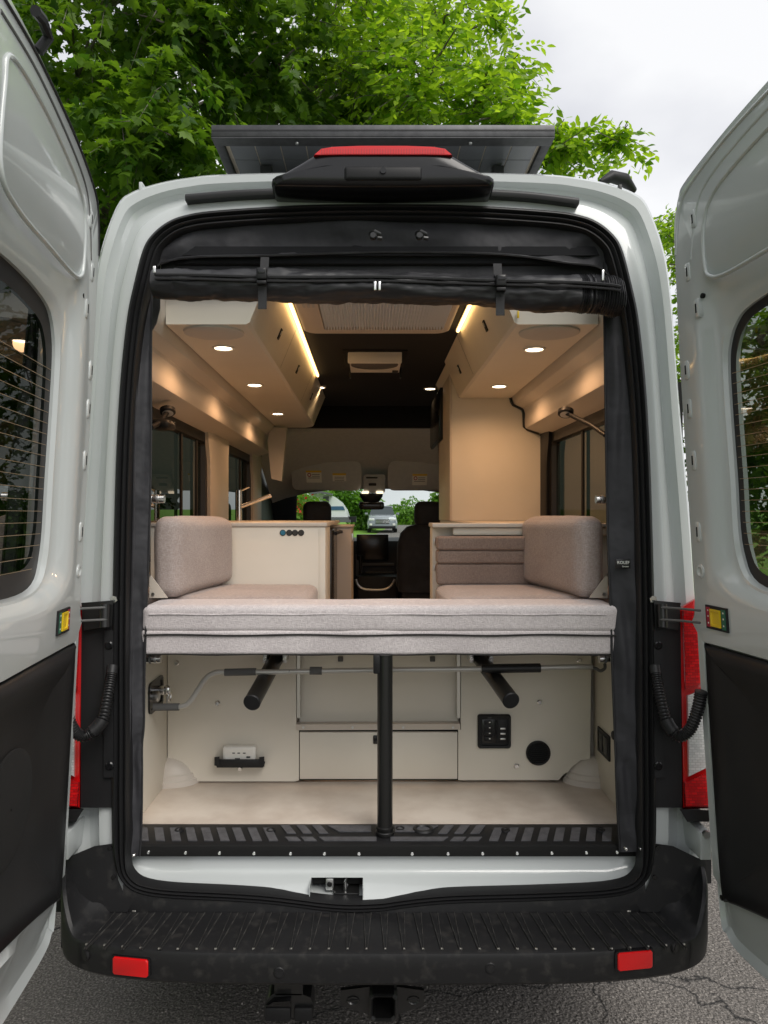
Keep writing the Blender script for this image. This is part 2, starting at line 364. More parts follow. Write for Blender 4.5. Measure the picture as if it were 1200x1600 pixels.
# shell forward of the rear frame: roof arch and lower sides, side window band left open
CS = outw(C1, .09, .016, 0)
def ypl(p, y): return Vector((p.x, y, p.z))
top = [p for p in CS if p.z > 2.12]; top = sorted(top, key=lambda p: math.atan2(p.x, p.z - 1.5))
loft('roof', van, [[Vector((p.x * s, y + (p.y if y < .6 else 0), p.z + dz)) for p in top] for y, s, dz in ((.4, 1, 0), (.75, 1.0, .01), (3.2, 1.0, .01), (4.1, .98, -.12), (4.45, .94, -.42))], 'paint', closed=False)
for s in (-1, 1):
    loft('side_panel', van, [[Vector((s * x, y, z)) for x, z in ((.90, 2.2), (.925, 2.14), (.925, 2.09), (.90, 2.08))] for y in (.42, 4.3)], 'paint', closed=False)
    loft('side_panel', van, [[Vector((s * x, y, z)) for x, z in ((.9, 1.46), (.96, 1.44), (.99, 1.2), (.99, .8), (.97, .45))] for y in (.42, 4.6)], 'paint', closed=False)
    for y0, y1 in ((.40, .52), (1.72, 2.1), (3.05, 3.55)):
        box('side_pillar', van, s * .89, s * .955, y0, y1, 1.44, 2.14, 'paint')
# rain gutter strip and header detail
gp = [RP(px, py, -.015) for px, py in ((291, 312), (380, 305), (480, 302), (600, 301), (720, 303), (820, 308), (903, 318))]
g = cr(gp, 8)
loft('rain_gutter', van, [[p + Vector((0, dy, dz)) for p in g] for dy, dz in ((.02, .013), (-.010, .013), (-.015, .008), (-.016, .002), (-.012, -.008), (.02, -.010))], 'rubber', closed=False)
for k, px in enumerate(range(330, 880, 42)):
    q = RP(px, 322 - 8 * math.cos((px - 600) / 280.0) + 3, -.004)
# rubber door seal: ribbed profile swept round the opening
sp = [(-.004, .006), (.0, -.008), (.006, -.018), (.014, -.02), (.019, -.012), (.022, -.004), (.026, -.013), (.032, -.017), (.037, -.01), (.04, -.002), (.044, -.01), (.05, -.012), (.056, -.002), (.058, .03)]
def seal_ring(d, dy):
    I = inset(C0, 1.0)
    o = []
    for p, q in zip(C0, I):
        k = .80 - .42 * sst(.78, .62, p.z); o.append(p + (q - p) * d * k + Vector((0, dy, 0)))
    return o
loft('door_seal', van, [seal_ring(d, dy) for d, dy in sp], 'rubber', ang=60)
# high brake light on the roof edge
def brake_light():
    y = .10
    zt, zm, zb = Z(231, y), Z(250, y), Z(289, y)
    hk = [(0, zt), (.12, zt), (.185, zt - .004), (.215, zt - .022), (.27, zt - .056), (.315, zt - .082), (.333, zb + .022), (.328, zb + .006), (.30, zb), (.12, zb - .003), (0, zb - .004)]
    hp = cr([(a, 0, b) for a, b in hk], 5); hp = hp + [Vector((-p.x, 0, p.z)) for p in hp[-2:0:-1]]
    mid_ = Vector((0, 0, (zt + zb) / 2))
    def hr(k, yy, dz=0): return [Vector((p.x * (1 - (1 - k) * .5), yy, mid_.z + (p.z - mid_.z) * k + dz)) for p in hp]
    o = loft('brake_light_housing', van, [hr(1.03, .45), hr(1.02, .2), hr(1.0, .13), hr(.97, .112), hr(.90, .101), hr(.76, .096), hr(.4, .094), hr(.02, .094)], 'plastic_gloss', cap1=True, ang=60)
    box('camera_panel', o, -.115, .115, .088, .11, zb + .010, zb + .052, 'plastic', .012, 3)
    disc('camera_lens', o, (0, .09, zb + .036), (0, -1, 0), .009, .006, 'plastic_gloss')
    ls = []
    for yy, k in ((.14, 1), (.098, 1), (.088, .985)):
        ls.append([Vector((x * k, yy + .02 * (1 - k), z)) for x, z in ((-.205, zt - .026), (-.185, zt - .009), (-.15, zt - .003), (-.07, zt), (.07, zt), (.15, zt - .003), (.185, zt - .009), (.205, zt - .026), (.12, zt - .025), (-.12, zt - .025))])
    link('red_lens', loftmesh(ls, True, False, True), 'red_bright', o)
    merge('lens_ribs', o, [boxmesh(x - .0012, x + .0012, .0865, .09, zt - .023, zt - .009, 0) for x in [(-.18 + i * .0078) for i in range(47)]], 'red_lens')
brake_light()
# roof rack end and door-hinge seam marks
tube('roof_rail_end', van, [P(938, 284, .35), P(955, 276, .36), P(975, 281, .38), P(990, 298, .42)], [.008, .02, .022, .012], 'plastic', 10)
pbox('roof_seam', van, 967, 972, 288, 303, yr(2.6) + .035, yr(2.6) + .3, 'rubber', .001)
pbox('roof_seam', van, 217, 222, 284, 303, yr(2.6) + .035, yr(2.6) + .3, 'paint', .001)
# bumper
BP = cr([(0, -.262, 0), (.3, -.26, 0), (.5, -.254, 0), (.66, -.236, 0), (.77, -.205, 0), (.835, -.155, 0), (.868, -.085, 0), (.885, .02, 0), (.893, .3, 0)], 8)
BP = [Vector((-p.x, p.y, 0)) for p in BP[:0:-1]] + BP
def rim_z(p): return .575 + .125 * sst(.79, .885, abs(p.x))
def inn(p, d):   # inward in plan
    i = BP.index(p); t = BP[min(i + 1, len(BP) - 1)] - BP[max(i - 1, 0)]; n = Vector((-t.y, t.x, 0)).normalized(); return p + n * d
def stepQ(p):
    a = abs(p.x); k = sst(.74, .89, a); s = math.copysign(1, p.x)
    return Vector((s * min(a, .74 + .07 * k), -.07 + .12 * k * k, .578 + .11 * k))
br = []
for d, dz, mode in ((0, 0, 'q'), (.33, 0, 'm'), (.66, 0, 'm'), (.012, .002, 'r'), (.003, -.001, 'r'), (0, -.008, 'r'), (.0, -.04, 'r'), (.004, -.073, 'r'), (.016, -.085, 'r'), (.07, -.1, 'r'), (.16, -.1, 'r')):
    row = []
    for p in BP:
        if mode == 'q': row.append(stepQ(p))
        elif mode == 'm':
            q = stepQ(p); e = inn(p, .012); e.z = rim_z(p) + .002; v = q.lerp(e, d); v.z -= .05 * sst(.76, .88, abs(p.x)) * math.sin(d * math.pi); row.append(v)
        else:
            e = inn(p, d); base = rim_z(p) if dz > -.02 else (.575 if dz > -.05 or True else 0)
            e.z = (rim_z(p) if dz > -.02 else .575) + dz; row.append(e)
    br.append(row)
bumper = loft('rear_bumper', van, br, 'bumper_plastic', closed=False, ang=35)
low = [p for p in C0[NC // 4: NC - NC // 4] if p.z < .66]
loft('step_riser', van, [[p + Vector((0, dy, dz)) for p in low] for dy, dz in ((-.012, .006), (-.016, -.004), (-.016, -.06))], 'bumper_plastic', closed=False)
nrib = 33
def rib_mesh():
    def strip(x0, x1, w0, w1, z): return [(x0 - w0, -.004, 0), (x0 + w0, -.004, 0), (x1 + w1, -.165, 0), (x1 - w1, -.165, 0), (x0 - w0, -.004, z), (x0 + w0, -.004, z), (x1 + w1, -.165, z), (x1 - w1, -.165, z)]
    fq = [(0, 1, 5, 4), (1, 2, 6, 5), (2, 3, 7, 6), (3, 0, 4, 7), (4, 5, 6, 7)]
    vs = strip(0, 0, .0095, .002, .0022) + strip(-.0098, -.0022, .0007, .0006, .0045) + strip(.0098, .0022, .0007, .0006, .0045)
    me = mesh('tread', vs, [tuple(i + 8 * k for i in f) for k in range(3) for f in fq])
    me.materials.append(MATS['bumper_plastic']); me.materials.append(MATS['rib_plastic'])
    for i, p in enumerate(me.polygons): p.material_index = 1 if i >= 5 else 0
    return fixn(me)
wedge = rib_mesh()
dot = boxmesh(-.003, .003, -.0025, .0025, 0, .004, .001)
dot.materials.append(MATS['aluminium'])
for i in range(nrib):
    x = -.715 + i * 1.43 / (nrib - 1); sh = -.10 * x
    zf = .578
    o = link('tread_rib', wedge, None, None, smooth=False); o.location = (x, -.083, zf - .001); o.rotation_euler = (0, 0, R(-9) * x / .7 * -1); adopt(o, bumper)
    yf = -.245 + .02 * sst(.5, .75, abs(x))
    o = link('rib_stud', dot, None, None, smooth=False); o.location = (x - .03 * x / .7 * -1, yf, zf - .001); adopt(o, bumper)
for px in (210, 380, 612, 812, 982):
    q = P(px, 1418, -.078); o = link('rib_stud', dot, None, None, smooth=False); o.location = (q.x, -.079, .578); o.scale = (1.8, 1.8, 1.2); adopt(o, bumper)
def front_y(x):
    c = min(BP, key=lambda p: abs(p.x - x) + (10 if p.y > -.1 else 0)); return c.y
for px0, px1, py0, py1 in ((175, 233, 1497, 1524), (963, 1020, 1486, 1513)):
    xm = X((px0 + px1) / 2, -.24); yf = front_y(xm); s = math.copysign(1, xm)
    y = yf - .004
    x0, x1 = X(px0, y), X(px1, y); z0, z1 = Z(py1, y), Z(py0, y)
    ya, yb = front_y(x0) - .004, front_y(x1) - .004
    ring = lambda k, d: [Vector((x0 + (x1 - x0) * (.5 + (u - .5) * k), (ya + (yb - ya) * u) - d, z0 + (z1 - z0) * (.5 + (v - .5) * k))) for u, v in ((.04, 0), (.96, 0), (1, .1), (1, .9), (.96, 1), (.04, 1), (0, .9), (0, .1))]
    link('reflector_bezel', loftmesh([ring(1.12, -.01), ring(1.12, .001), ring(1.0, .001)], True), 'plastic_gloss', bumper)
    link('reflector', loftmesh([ring(1, -.006), ring(1, .004), ring(.95, .006)], True, False, True), 'red_bright', bumper)
for px, py in ((125, 1493), (437, 1520), (765, 1513), (1062, 1481)):
    x = X(px, -.25); y = front_y(x); s = 1
    z = Z(py, y)
    d = Vector((0, -1, 0)) if abs(x) < .7 else Vector((math.copysign(.6, x), -.8, 0))
    o = disc('parking_sensor', bumper, (x, y + .004, z), d, .014, .006, 'plastic', 20, .002)
    disc('sensor_face', o, Vector((x, y + .004, z)) + d * .0055, d, .009, .0016, 'bumper_plastic', 20)
for s in (-1, 1):
    loft('bumper_seam', bumper, [[Vector((s * (.775 + dx), front_y(.775) - .0015 + dx * .9, z)) for z in (.50, .53, .57)] for dx in (-.0015, .0015)], 'dark_void', closed=False)
# sill: plate, pads, carpet edge, painted ledge
plate = box('sill_plate', van, -.76, .76, 0, .14, .70, .722, 'plastic', .006)
padz = .7222
def pad(pts): 
    n = len(pts); vs = [(x, y, padz - .001) for x, y in pts] + [(x, y, padz + .0025) for x, y in pts]
    fs = [tuple(range(n, 2 * n))] + [(i, (i + 1) % n, n + (i + 1) % n, n + i) for i in range(n)]
    return link('grip_pad', fixn(mesh('pad', vs, fs)), 'grip', plate, smooth=False)
for s in (-1, 1):
    for i in range(9):
        x0 = .30 + i * .046
        pad([(s * x0, .022), (s * (x0 + .026), .022), (s * (x0 + .056), .105), (s * (x0 + .03), .105)][::s])
    for i in range(3):
        x0 = .13 + i * .047
        pad([(s * (x0 + .03), .068), (s * (x0 + .056), .068), (s * (x0 + .082), .122), (s * (x0 + .056), .122)][::s])
    for x0, x1 in ((.19, .225), (.235, .27)):
        pad([(s * x0, .022), (s * x1, .022), (s * (x1 + .014), .045), (s * (x0 + .014), .045)][::s])
    pad([(s * .02, .022), (s * .17, .022), (s * .187, .045), (s * .02, .045)][::s])
    pad([(s * .035, .08), (s * .13, .08), (s * .165, .12), (s * .035, .12)][::s])
loft('sill_ring', plate, [[Vector((.118 + r * math.cos(a), .095 + r * .85 * math.sin(a), z)) for a in [k * math.pi / 12 for k in range(24)]] for r, z in ((.032, .7225), (.029, .728), (.022, .7285), (.018, .723), (.008, .7235), (.001, .7235))], 'rubber')
for x, y in ((-.60, .09), (-.33, .088), (.36, .088), (.64, .09), (-.01 + .06, .1)):
    loft('sill_screw_cap', plate, [[Vector((x + r * math.cos(a), y + r * math.sin(a), z)) for a in [k * math.pi / 8 for k in range(16)]] for r, z in ((.014, .7225), (.013, .7265), (.009, .7265), (.007, .724), (.0005, .724))], 'plastic')
edge = box('carpet_edge', van, -.765, .765, -.008, .006, Z(1337, 0), .7215, 'carpet', .004)
for px in [232, 290, 343, 397, 454, 507, 561, 644, 700, 754, 808, 862, 916, 964]:
    disc('snap_button', edge, P(px, 1334 - 3 * ((px - 600) / 400) ** 2, -.007), (0, -1, .2), .0045, .004, 'chrome', 12, .0015)
LX0, LX1 = X(486, -.02), X(567, -.02)
def ledge(x0, x1, rows, nm='sill_ledge'):
    xs = [x0 + (x1 - x0) * i / 12 for i in range(13)]
    r = []
    for y, z in rows:
        row = []
        for x in xs:
            k = sst(.62, .75, abs(x)); row.append(Vector((x, y - .0 * k, z + .022 * k * (1 if z < .66 else 0) - .012 * math.exp(-((x + .11) / .17) ** 2) * (z < .62))))
        r.append(row)
    loft(nm, van, r, 'paint', closed=False, ang=50)
lr = [(.03, .70), (.012, .684), (.010, .652), (.004, .642), (-.012, .636), (-.034, .625), (-.06, .612), (-.075, .585)]
ledge(-.77, LX0, lr); ledge(LX1, .77, lr); ledge(LX0, LX1, lr[:5])
for x0, x1 in ((LX0 - .002, LX0), (LX1, LX1 + .002)): box('latch_recess_side', van, x0, x1, -.06, .04, .57, .634, 'paint', 0)
lb = box('latch_recess', van, LX0, LX1, .04, .044, .57, .636, 'dark_void', 0)
box('recess_floor', lb, LX0, LX1, -.062, .04, .585, .590, 'paint', 0)
box('latch_bracket', lb, LX0 + .062, LX1 - .01, -.03, .02, .592, .602, 'black_metal', .004)
tube('latch_striker', lb, [(LX0 + .095, -.02, .598), (LX0 + .095, -.02, .628), (LX0 + .1, .0, .634), (LX0 + .1, .02, .628), (LX0 + .1, .02, .598)], .0042, 'chrome', 8)
box('latch_block', lb, LX0 + .04, LX0 + .062, -.01, .03, .598, .632, 'steel', .003)
disc('latch_pin', lb, (LX0 + .051, -.009, .617), (0, -1, 0), .007, .004, 'black_metal', 14)

# tow hitch and trailer socket
hitch = thing('tow_hitch', 'black square tow hitch receiver under the rear bumper', 'tow hitch', (0, -.1, .25))
hy = -.10
def sqt(cx, cz, h, t, y0, y1):
    o = []
    for (hh, y) in ((h, y1), (h, y0 + .006), (h - .004, y0), (h - t + .004, y0), (h - t, y0 + .006), (h - t, y1)):
        o.append([Vector((cx + a * hh - math.copysign(.008 * b, a), y, cz + c * hh - math.copysign(.008 * (1 - b), c))) for a, c, b in ((-1, -1, 1), (1, -1, 1), (1, -1, 0), (1, 1, 0), (1, 1, 1), (-1, 1, 1), (-1, 1, 0), (-1, -1, 0))])
    return loftmesh(o)
cz = Z(1577, hy)
link('receiver_tube', sqt(X(599, hy), cz, .0375, .009, hy, hy + .4), 'hitch_black', hitch, ang=30)
loft('receiver_back', hitch, [[Vector((X(599, hy) + a * .03, hy + .12, cz + b * .03)) for a, b in ((-1, -1), (1, -1), (1, 1), (-1, 1))], [Vector((X(599, hy) + a * .03, hy + .13, cz + b * .03)) for a, b in ((-1, -1), (1, -1), (1, 1), (-1, 1))]], 'dark_void', cap0=True, cap1=True)
for s, p0 in ((-1, 531), (1, 664)):
    xo, xi = X(p0, hy), X(599, hy) + s * .037
    loft('hitch_plate', hitch, [[Vector((x, y, z)) for x, z in ((xi, cz + .04), (xo, cz + .03), (xo, cz - .012), (xi, cz - .036))] for y in (hy + .03, hy + .042)], 'hitch_black', cap0=True, cap1=True)
    tube('safety_loop', hitch, [(xi + s * .03, hy + .028, cz + .008)] + [(xi + s * (.045 + .015 * math.cos(a)), hy + .03, cz + .003 + .010 * math.sin(a)) for a in [k * math.pi / 6 for k in range(13)]], .004, 'hitch_black', 6)
box('cross_tube', hitch, -.5, .5, hy + .32, hy + .38, cz - .01, cz + .05, 'hitch_black', .008)
sock = thing('trailer_socket', 'black trailer wiring socket with hinged cap left of the tow hitch', 'socket', (-.22, -.1, .3))
y = -.1; x0, x1 = X(411, y), X(491, y); zb, zt = Z(1591, y), Z(1551, y)
loft('socket_body', sock, [[Vector((x0 + (x1 - x0) * u, yy, zb + (zt - zb) * v)) for u, v in ((.02, .05), (.06, 0), (.94, 0), (.98, .05), (.98, .5), (.93, .8), (.75, .95), (.2, .95), (.08, .75), (.02, .5))] for yy in (y, y + .06)], 'hitch_black', cap0=True, cap1=True)
box('socket_cap', sock, x0 + .006, x0 + .075, y - .012, y + .002, zb - .002, zb + .035, 'plastic', .005)
box('socket_cap', sock, x0 + .084, x1 - .004, y - .012, y + .002, zb - .002, zb + .035, 'plastic', .005)
loft('cap_hood', sock, [[Vector((x0 + .008, y - .01, zb + .037)), Vector((x0 + .03, y - .018, zb + .055)), Vector((x0 + .075, y - .018, zb + .058)), Vector((x0 + .075, y - .01, zb + .037))], [Vector((x0 + .008, y + .02, zb + .04)), Vector((x0 + .03, y + .02, zb + .06)), Vector((x0 + .075, y + .02, zb + .062)), Vector((x0 + .075, y + .02, zb + .04))]], 'plastic_gloss', cap0=True)
box('mounting_bracket', sock, x0 + .03, x1 - .03, y + .0, y + .1, zt - .01, .5, 'hitch_black', .003)
# underside
ub = box('underbody', van, -.93, .93, .04, 5.2, .40, .60, 'dark_void', .01)
box('floor_pan', van, -.93, .93, .015, 5.0, .605, .695, 'dark_void', 0)
for s in (-1, 1):
    for yy in (1.15, 4.75):
        disc('wheel', van, (s * .70, yy, .35), (s, 0, 0), .35, .24, 'tyre', 32, .04)

# tail lights, pillar covers, hinges, cable conduits
for s in (-1, 1):
    mpx = lambda px: px if s > 0 else 1196 - px
    def q(px, py, off): 
        v = RP(px, py, off); v.x = s * (v.x + .003 + (.014 if s < 0 and px > 1056 else 0)); return v
    box_pts = [(1019, 948), (1062, 948), (1064, 1262), (1021, 1262)]
    loft('pillar_cover', van, [[q(a, b, o) for a, b in box_pts] for o in (.05, -.012)], 'plastic', cap1=True)
    loft('cover_rib', van, [[q(a, b, o) for a, b in ((1020, 985), (1034, 985), (1036, 1215), (1021, 1215))] for o in (-.01, -.022)], 'plastic', cap1=True)
    for py in (1008, 1196):
        disc('cover_bolt', van, q(1026, py, -.02), (0, -1, 0), .012, .008, 'plastic_gloss', 16, .003)
    tl = thing('tail_light', 'upright red and clear tail light on the %s side of the van' % ('right' if s > 0 else 'left'), 'tail light', q(1080, 1260, .02))
    def seg(nm, pts, m, o0=-.02):
        r0 = [q(a, b, .06) for a, b in pts]; r1 = [q(a, b, o0 + .01) for a, b in pts]
        c = sum(pts_[0] for pts_ in pts) / len(pts); d = sum(p_[1] for p_ in pts) / len(pts)
        r2 = [q(c + (a - c) * .93, d + (b - d) * .985, o0) for a, b in pts]
        link(nm, loftmesh([r0, r1, r2], True, False, True), m, tl, ang=30)
    seg('housing', [(1058, 950), (1092, 930), (1140, 945), (1150, 1262), (1064, 1264)], 'red_lens', -.012)
    seg('red_lens', [(1064, 954), (1130, 950), (1136, 1055), (1068, 1078)], 'red_facets', -.03)
    seg('clear_lens', [(1071, 1086), (1136, 1062), (1142, 1182), (1073, 1214)], 'clear_lens', -.03)
    seg('lower_lens', [(1066, 1222), (1142, 1192), (1146, 1256), (1068, 1260)], 'red_facets', -.03)
    loft('lamp_ledge', van, [[q(a, b, o) for a, b in ((1060, 1264), (1110, 1266), (1106, 1284), (1072, 1284))] for o in (.05, -.05)], 'plastic', cap1=True)
    hb = loft('hinge_bracket', van, [[q(a, b, o) for a, b in ((1020, 938), (1062, 942), (1058, 985), (1022, 978))] for o in (.0, -.03)], 'black_metal', cap1=True)
    tube('hinge_pin', hb, [q(1033, 944, -.045), q(1034, 980, -.045)], .013, 'black_metal', 14)
    disc('hinge_bolt', hb, q(1017, 936, -.012), (0, -1, 0), .011, .012, 'chrome', 6)
    for py, r in ((951, .0045), (970, .0045)):
        tube('check_rod', hb, [q(1030, py - 2, -.05), q(1062, py, -.10), q(1092, py + 3, -.17)], r * .75, 'grey_foam', 8)
    loft('corner_cover', van, [[q(a, b, o) for a, b in ((1004, 1398), (1014, 1374), (1020, 1342), (1022, 1318), (1050, 1322), (1100, 1346), (1104, 1425), (1000, 1425), (990, 1408))] for o in (.05, -.012)], 'bumper_plastic', cap1=True)
    for a, b in ((1024, 1324), (1019, 1370)): disc('cover_bolt', van, q(a + 2, b, -.012), (0, -1, 0), .006, .004, 'plastic_gloss', 12)
    # lower hinge plate
    box('lower_hinge', van, s * .845, s * .875, yr(.8) - .06, yr(.8) + .06, Z(1330, -.05), Z(1288, -.05), 'paint', .003)
    disc('lower_hinge_bolt', van, (s * .858, yr(.8) - .06, Z(1302, -.1)), (0, -1, 0), .01, .01, 'steel', 6)
    pts = cr([q(1021, 1040, -.02), q(1024, 1060, -.03), q(1030, 1090, -.05), q(1040, 1128, -.07), q(1058, 1150, -.09), q(1076, 1140, -.11), q(1088, 1110, -.13), q(1094, 1080, -.15)], 22)
    rs = [.0135 if (i % 3) else .0165 for i in range(len(pts))]; rs = [.0155 if i < 16 else r for i, r in enumerate(rs)]
    tube('cable_conduit', van, pts, rs, 'rubber', 12)
    tube('conduit_clip', van, pts[64:80], .0185, 'plastic', 12)

# ------------------------------------------------------------------ rear doors
def door(s):
    Xh, ang = (.852, R(8.5)) if s > 0 else (-.838, R(-5.5))
    ux, uy = s * math.sin(ang), -math.cos(ang); nx, ny = -s * math.cos(ang), -math.sin(ang)
    def M(u, v, wd=0):
        y0 = -.06 + .14 * (v - 1.38)
        return Vector((Xh + u * ux + wd * nx, y0 + u * uy + wd * ny, v))
    side = 'right' if s > 0 else 'left'
    K_out = [(0, 1.36), (0, 1.7), (.0, 2.05), (.006, 2.35), (.012, 2.52), (.03, 2.585), (.075, 2.62), (.3, 2.68), (.55, 2.72), (.76, 2.72), (.78, 2.68), (.78, 2.1), (.78, 1.55), (.78, 1.366), (.5, 1.36), (.25, 1.36)]
    K_win = [(.198, 1.56), (.196, 1.75), (.196, 1.95), (.20, 2.06), (.212, 2.11), (.235, 2.15), (.28, 2.18), (.40, 2.20), (.55, 2.205), (.66, 2.19), (.70, 2.15), (.71, 2.0), (.71, 1.6), (.69, 1.50), (.5, 1.47), (.26, 1.475)]
    def loop(K, w=0): return [Vector((a, b, w)) for a, b in [(p.x, p.y) for p in cr([(a, b, 0) for a, b in K], 6, True)]]
    # keep the waist edge straight
    du = .04 if s > 0 else .006
    K_win = [(a - du * max(0, 1 - (a - .19) / .3), b) for a, b in K_win]
    LO = loop(K_out); LW = loop(K_win)
    for p in LO:
        if p.y < 1.368: p.y = 1.36
        p.x = min(.78, max(0.0, p.x))
    prof = [(0, -.07), (0, -.012), (.015, -.006), (.05, -.005), (.075, .004), (.11, .012), (.5, .014), (.62, .013), (.72, .006), (.82, -.012), (.9, -.022), (.955, -.024), (1, -.034), (1, -.05)]
    def fl(a, b, t, wd):
        p = a.lerp(b, t); k = 1
        if a.y <= 1.361: wd = .014 if t < .5 else wd        # waist: flush with the lower half
        return M(p.x, p.y, wd)
    d = link('rear_door', loftmesh([[fl(a, b, t, wd) for a, b in zip(LO, LW)] for t, wd in prof], True), 'paint', van, ang=28)
    d['label'] = 'open rear door on the %s of the van' % side
    # lower half
    K_lo = [(.01, 1.36), (.25, 1.36), (.5, 1.36), (.78, 1.354), (.78, 1.15), (.78, .85), (.775, .66), (.74, .60), (.5, .575), (.25, .565), (.08, .565), (.03, .585), (.006, .64), (.0, 1.1), (0, 1.345)]
    K_tr = [(.066, 1.306), (.25, 1.308), (.5, 1.308), (.72, 1.306), (.735, 1.15), (.735, .95), (.73, .86), (.70, .83), (.5, .78), (.27, .735), (.12, .70), (.075, .69), (.053, .72), (.050, 1.1), (.052, 1.292)]
    LO2 = loop(K_lo); LT = loop(K_tr)
    for p in LO2:
        if p.y > 1.350: p.y = 1.36
        p.x = min(.78, max(0, p.x))
    prof2 = [(0, -.07), (0, -.012), (.03, -.006), (.18, -.004), (.3, .006), (.45, .014), (.85, .013), (.95, .004), (1, .0), (1, -.02)]
    def fl2(a, b, t, wd):
        p = a.lerp(b, t)
        if a.y >= 1.359: wd = .014 if t < .85 else wd
        elif p.y < .72 and t > 0 and t < 1: wd -= .03 * math.sin(t * math.pi)
        return M(p.x, p.y, wd)
    link('lower_door_panel', loftmesh([[fl2(a, b, t, wd) for a, b in zip(LO2, LT)] for t, wd in prof2], True), 'paint', d, ang=28)
    cen = Vector((.40, 1.05, 0))
    tr = link('trim_panel', loftmesh([[M(*(a.lerp(cen, t)).xy, wd) for a in LT] for t, wd in ((0, -.01), (.0, .012), (.03, .02), (.14, .021), (.22, .016), (.34, .002), (.5, -.002), (.97, -.002))], True, False, True), 'plastic', d, ang=50)
    # outer skin
    ring0 = [M(p.x, p.y, -.07) for p in LO]; ring1 = [M(p.x, p.y, -.07) for p in LW]
    ring2 = [M(p.x, p.y, -.05) for p in LW]
    link('outer_skin', loftmesh([ring0, ring1, ring2], True), 'paint', d)
    link('outer_skin', loftmesh([[M(p.x, p.y, -.07) for p in LO2], [M(p.x + (.4 - p.x) * .5, p.y + (.95 - p.y) * .5, -.085) for p in LO2]], True, False, True), 'paint', d)
    # glass with black border
    wc = Vector((.45, 1.84, 0))
    glassm = link('door_window', fixn(mesh('w', [M(p.x, p.y, -.046) for p in LW], [tuple(range(len(LW)))])), 'glass_dark' if s < 0 else 'glass_tint', d, smooth=False)
    link('window_border', loftmesh([[M(*(a.lerp(wc, t)).xy, -.042) for a in LW] for t in (-.01, .07 if s > 0 else .14)], True), 'rubber', d)
    wires = []
    v = 1.52
    while v < 2.03:
        wires.append(tubemesh([M(.205 - du + (0 if v > 1.57 else .04), v, -.041), M(.70, v, -.041)], .0009, 4)); v += .028
    merge('defroster_grid', d, wires, 'defrost')
    # pressed rounded panel above the window
    KP = [(.16, 2.32), (.165, 2.42), (.2, 2.49), (.3, 2.535), (.5, 2.575), (.68, 2.575), (.70, 2.5), (.69, 2.33), (.6, 2.285), (.4, 2.275), (.24, 2.27), (.18, 2.285)]
    LP = loop(KP); pc = Vector((.42, 2.44, 0))
    link('pressed_ridge', tubemesh([M(p.x, p.y, .0130) for p in LP + LP[:1]], .0058, 10, False), 'paint', d, ang=80)
    for t0 in (.0,):
        g1 = cr([(.03, 2.40, 0), (.06, 2.52, 0), (.12, 2.575, 0), (.3, 2.63, 0), (.55, 2.665, 0), (.74, 2.665, 0)], 8)
        link('door_weatherstrip', tubemesh([M(p.x, p.y, .012) for p in g1], .0045, 8), 'rubber' if s < 0 else 'paint', d)
        g2 = cr([(.10, 2.36, 0), (.13, 2.47, 0), (.18, 2.54, 0), (.32, 2.59, 0), (.55, 2.63, 0), (.74, 2.63, 0)], 8)
        link('door_weatherstrip', tubemesh([M(p.x, p.y, .011) for p in g2], .0048, 8), 'grey_foam' if s < 0 else 'paint', d)
    # clip slots
    slots = [(.125, 2.47), (.085, 2.33), (.115, 2.215), (.05, 2.055), (.05, 1.945), (.055, 1.80), (.055, 1.605)]
    for u, v in slots:
        o = link('clip_boss', loftmesh([[M(u + a * .011 * k, v + b * k2, wd) for a, b in ((-1, -.02), (-.6, -.026), (.6, -.026), (1, -.02), (1, .02), (.6, .026), (-.6, .026), (-1, .02))] for k, k2, wd in ((1.1, 1.1, .004), (1, 1, .0155), (.75, .85, .0175))], True, False, True), 'paint', d)
        link('clip_slot', loftmesh([[M(u + a * .0028, v + b * .013, wd) for a, b in ((-1, -1), (1, -1), (1, 1), (-1, 1))] for wd in (.015, .0182)], True, False, True), 'dark_void', o)
    o = link('clip_boss', loftmesh([[M(.055 + k * .016 * math.cos(a), 1.50 + k * .018 * math.sin(a), wd) for a in [i * math.pi / 8 for i in range(16)]] for k, wd in ((1.15, .004), (1, .0155), (.7, .0175), (.4, .013), (.05, .013))], True), 'paint', d)
    for u, v in ((.05, .685), (.135, 2.245)):
        disc('drain_hole', d, M(u, v, .004), (nx, ny, 0), .007, .0075, 'dark_void', 10)
    # door handle indicator
    U, V = (.115 if s > 0 else .165), 1.385
    def lab(nm, u0, u1, v0, v1, w0, w1, m, par=d):
        return link(nm, loftmesh([[M(a, b, wd) for a, b in ((u0, v0), (u1, v0), (u1, v1), (u0, v1))] for wd in (w0, w1)], True, False, True), m, par, smooth=False)
    lb = lab('latch_bezel', U - .042, U + .044, V - .030, V + .030, .008, .0195, 'plastic')
    c1, c2 = ('red_label', 'green_label') if s > 0 else ('red_label', 'green_label')
    lab('latch_strip', U - .038, U - .022, V - .025, V + .025, .0195, .0205, c1, lb); lab('latch_strip', U + .024, U + .040, V - .025, V + .025, .0195, .0205, c2, lb)
    for k in (-.017, 0, .015):
        lab('latch_mark', U - .032, U - .028, V + k, V + k + .004, .0205, .021, 'sticker', lb); lab('latch_mark', U + .030, U + .034, V + k, V + k + .004, .0205, .021, 'sticker', lb)
    link('latch_slider', loftmesh([[M(U + .001 + a * k, V + b * k2, wd) for a, b in ((-1, -1), (1, -1), (1, 1), (-1, 1))] for k, k2, wd in ((.020, .022, .0195), (.020, .022, .0235), (.015, .017, .0235), (.014, .016, .0205))], True, False, True), 'yellow', lb, ang=20)
